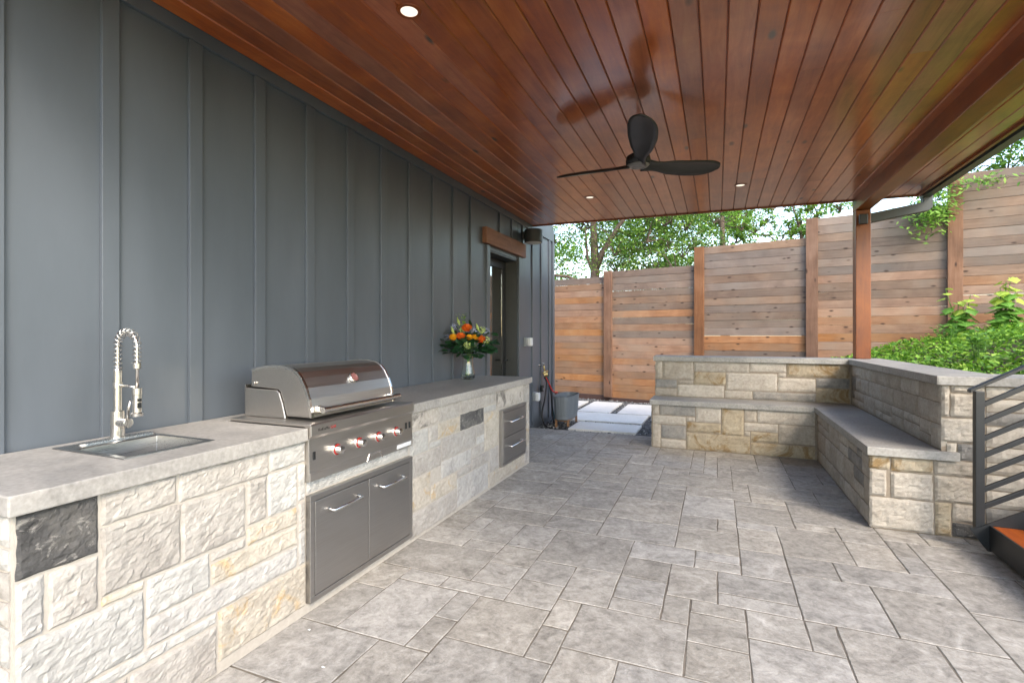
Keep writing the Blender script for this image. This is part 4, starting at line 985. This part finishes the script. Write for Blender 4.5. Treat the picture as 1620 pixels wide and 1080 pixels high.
# ------------------------------------------------------------------ trees and vine
def tree(name, label, base, limbs, clusters, nleaf, L0, L1, m, seed, group=None, wr=.55):
    r_ = np.random.default_rng(seed); t = thing(name, label, 'tree', base, group=group); tr = MB()
    for pts, rr in limbs: tr.tube(pts, rr, 9)
    tr.build('trunk', bark, t, smooth=True)
    tw = MB(); P = []
    tot = sum(c[3] for c in clusters)
    for (x, y, z, R_, fl) in clusters:
        k = int(nleaf*R_/tot); sub = max(6, int(R_*22)); cs = r_.normal(0, .6, (sub, 3))*[R_, R_, R_*fl]+[x, y, z]
        for q in cs[:5]: tw.tube([(x, y, z-R_*.3), tuple((np.array((x, y, z))+q)/2+[0, 0, .05]), tuple(q)], [.02, .012, .004], 5, False)
        idx = r_.integers(0, sub, k); P.append(cs[idx]+r_.normal(0, .5, (k, 3))*[R_*.32, R_*.32, R_*.22])
    tw_o = tw.build('twigs', bark, t); tw_o['kind'] = 'stuff'
    P = np.concatenate(P); n = len(P); D = r_.normal(0, 1, (n, 3))*[1, 1, .5]+[0, 0, -.25]; Nn = r_.normal(0, .45, (n, 3))+[0, 0, 1]; L = r_.uniform(L0, L1, n)
    leaves_mesh('crown', P, D, Nn, L, L*wr*r_.uniform(.8, 1.2, n), m, t)
r6 = random.Random(2)
def blob(x0, x1, y0, y1, z0, z1, n, R0, R1, fl=.6): return [(r6.uniform(x0, x1), r6.uniform(y0, y1), r6.uniform(z0, z1), r6.uniform(R0, R1), fl) for _ in range(n)]
T1 = (-3.2, 13.8, -.1)
tree('shade_tree', 'forked shade tree with a leaning limb behind the lower fence', T1,
     [([(-3.2, 13.8, -.1), (-3.18, 13.8, 1.8), (-3.15, 13.8, 3.3), (-3.2, 13.8, 4.4), (-3.25, 13.85, 6)], [.19, .16, .13, .09, .05]),
      ([(-3.15, 13.8, 3.1), (-2.95, 13.75, 3.6), (-2.45, 13.6, 4.3), (-1.9, 13.5, 4.9)], [.10, .085, .06, .03]),
      ([(-3.15, 13.8, 2.9), (-3.35, 13.75, 3.5), (-3.4, 13.7, 4.3)], [.05, .04, .02]),
      ([(-3.2, 13.8, 2.6), (-3.9, 13.7, 3.0), (-4.8, 13.6, 3.1)], [.06, .045, .025])],
     blob(-5.6, -.9, 12.8, 15.0, 3.0, 6.4, 40, .6, 1.05)+blob(-2.6, -.4, 13.2, 14.6, 2.7, 4.4, 12, .5, .8), 34000, .05, .10, leaf_tree, 5)
tree('shade_tree', 'dense dark green tree rising behind the middle fence panel', (.2, 15.2, -.1),
     [([(.2, 15.2, -.1), (.2, 15.2, 2.4), (.1, 15.2, 5.0)], [.14, .11, .05])],
     blob(-2.2, 1.0, 14.4, 16.2, 2.8, 5.6, 24, .5, .95), 17000, .05, .09, leaf_tree, 6)
tree('locust_tree', 'light feathery young tree against the blue sky behind the fence', (1.75, 12.6, 0),
     [([(1.75, 12.6, 0), (1.78, 12.6, 2.5), (1.7, 12.6, 3.6), (1.5, 12.55, 4.3)], [.07, .055, .035, .012]), ([(1.76, 12.6, 3.2), (2.1, 12.6, 4.2)], [.03, .012])],
     blob(.2, 2.5, 12.3, 12.9, 3.45, 4.3, 17, .2, .42, .5)+[(1.5, 12.6, 4.8, .6, .6), (2.1, 12.6, 4.9, .5, .6)], 5600, .06, .115, leaf_lite, 7, wr=.42)
tree('far_tree', 'pale distant tree filling the gap beside the house corner', (-8, 24, 0),
     [([(-8, 24, 0), (-8, 24, 5)], [.25, .12])], blob(-12, -2, 23, 26, 3.5, 9, 22, 1.0, 1.7), 22000, .12, .2, leaf_lite, 8)
tree('far_tree', 'distant green tree partly hidden by the feathery tree', (-1.5, 24, 0),
     [([(-1.5, 24, 0), (-1.5, 24, 4)], [.2, .1])], blob(-3, 1.2, 23, 25, 3.5, 7.0, 10, .9, 1.4), 6000, .14, .22, leaf_tree, 9)
tree('yard_tree', 'bright green tree top showing over the tallest fence panel', (6.2, 11.8, 1.4),
     [([(6.2, 11.8, 1.4), (6.2, 11.8, 4.0), (6.0, 11.8, 5.5)], [.1, .08, .04])], blob(5.0, 7.4, 11.2, 12.6, 4.2, 6.0, 12, .5, .8), 9000, .07, .12, leaf_lite, 10)
# vine over the fence post
vn = thing('climbing_vine', 'green climbing vine spilling over the fence beside the downspout', 'vine', (3.05, 9.45, 3.3))
rv = np.random.default_rng(4); n = 920
cP = np.concatenate([rv.normal(0, 1, (700, 3))*[.15, .08, .18]+[2.98, 9.42, 3.28], rv.normal(0, 1, (120, 3))*[.22, .07, .06]+[3.5, 9.3, 3.58], rv.normal(0, 1, (100, 3))*[.12, .07, .12]+[3.05, 9.42, 3.55]])
D = rv.normal(0, 1, (n, 3))*[1, .6, .5]+[.2, -.3, -.4]; L = rv.uniform(.06, .11, n)
leaves_mesh('foliage', cP, D, rv.normal(0, .4, (n, 3))+[0, -.6, 1], L, L*.38, leaf_lite, vn)
MB().tube([(3.02, 9.5, 2.9), (3.0, 9.45, 3.3), (3.15, 9.4, 3.55), (3.5, 9.32, 3.58), (3.85, 9.25, 3.62)], [.008, .008, .007, .005, .003], 6).build('stem', bark, vn)

# ------------------------------------------------------------------ litter on the paving
rl = random.Random(12)
for (x, y, lb) in ((-1.50, 1.62, 'small white petal flake on the paving below the grill doors'), (-1.75, 1.80, 'tiny pale stone chip against the foot of the counter'), (-1.2, 3.05, 'small dark dry leaf on the paving in front of the counter')):
    m = whitepl if 'dark' not in lb else soil_m; vs = []
    for k in range(7):
        a = k/7*6.283; r = rl.uniform(.006, .014); vs.append((x+r*math.cos(a), y+r*math.sin(a)*.7, .003+rl.uniform(0, .004)))
    vs += [(x, y, .007), (x, y, .0015)]
    o = MB().add(vs, [(k, (k+1) % 7, 7) for k in range(7)]+[((k+1) % 7, k, 8) for k in range(7)]).build('litter', m); tag(o, lb, 'litter')
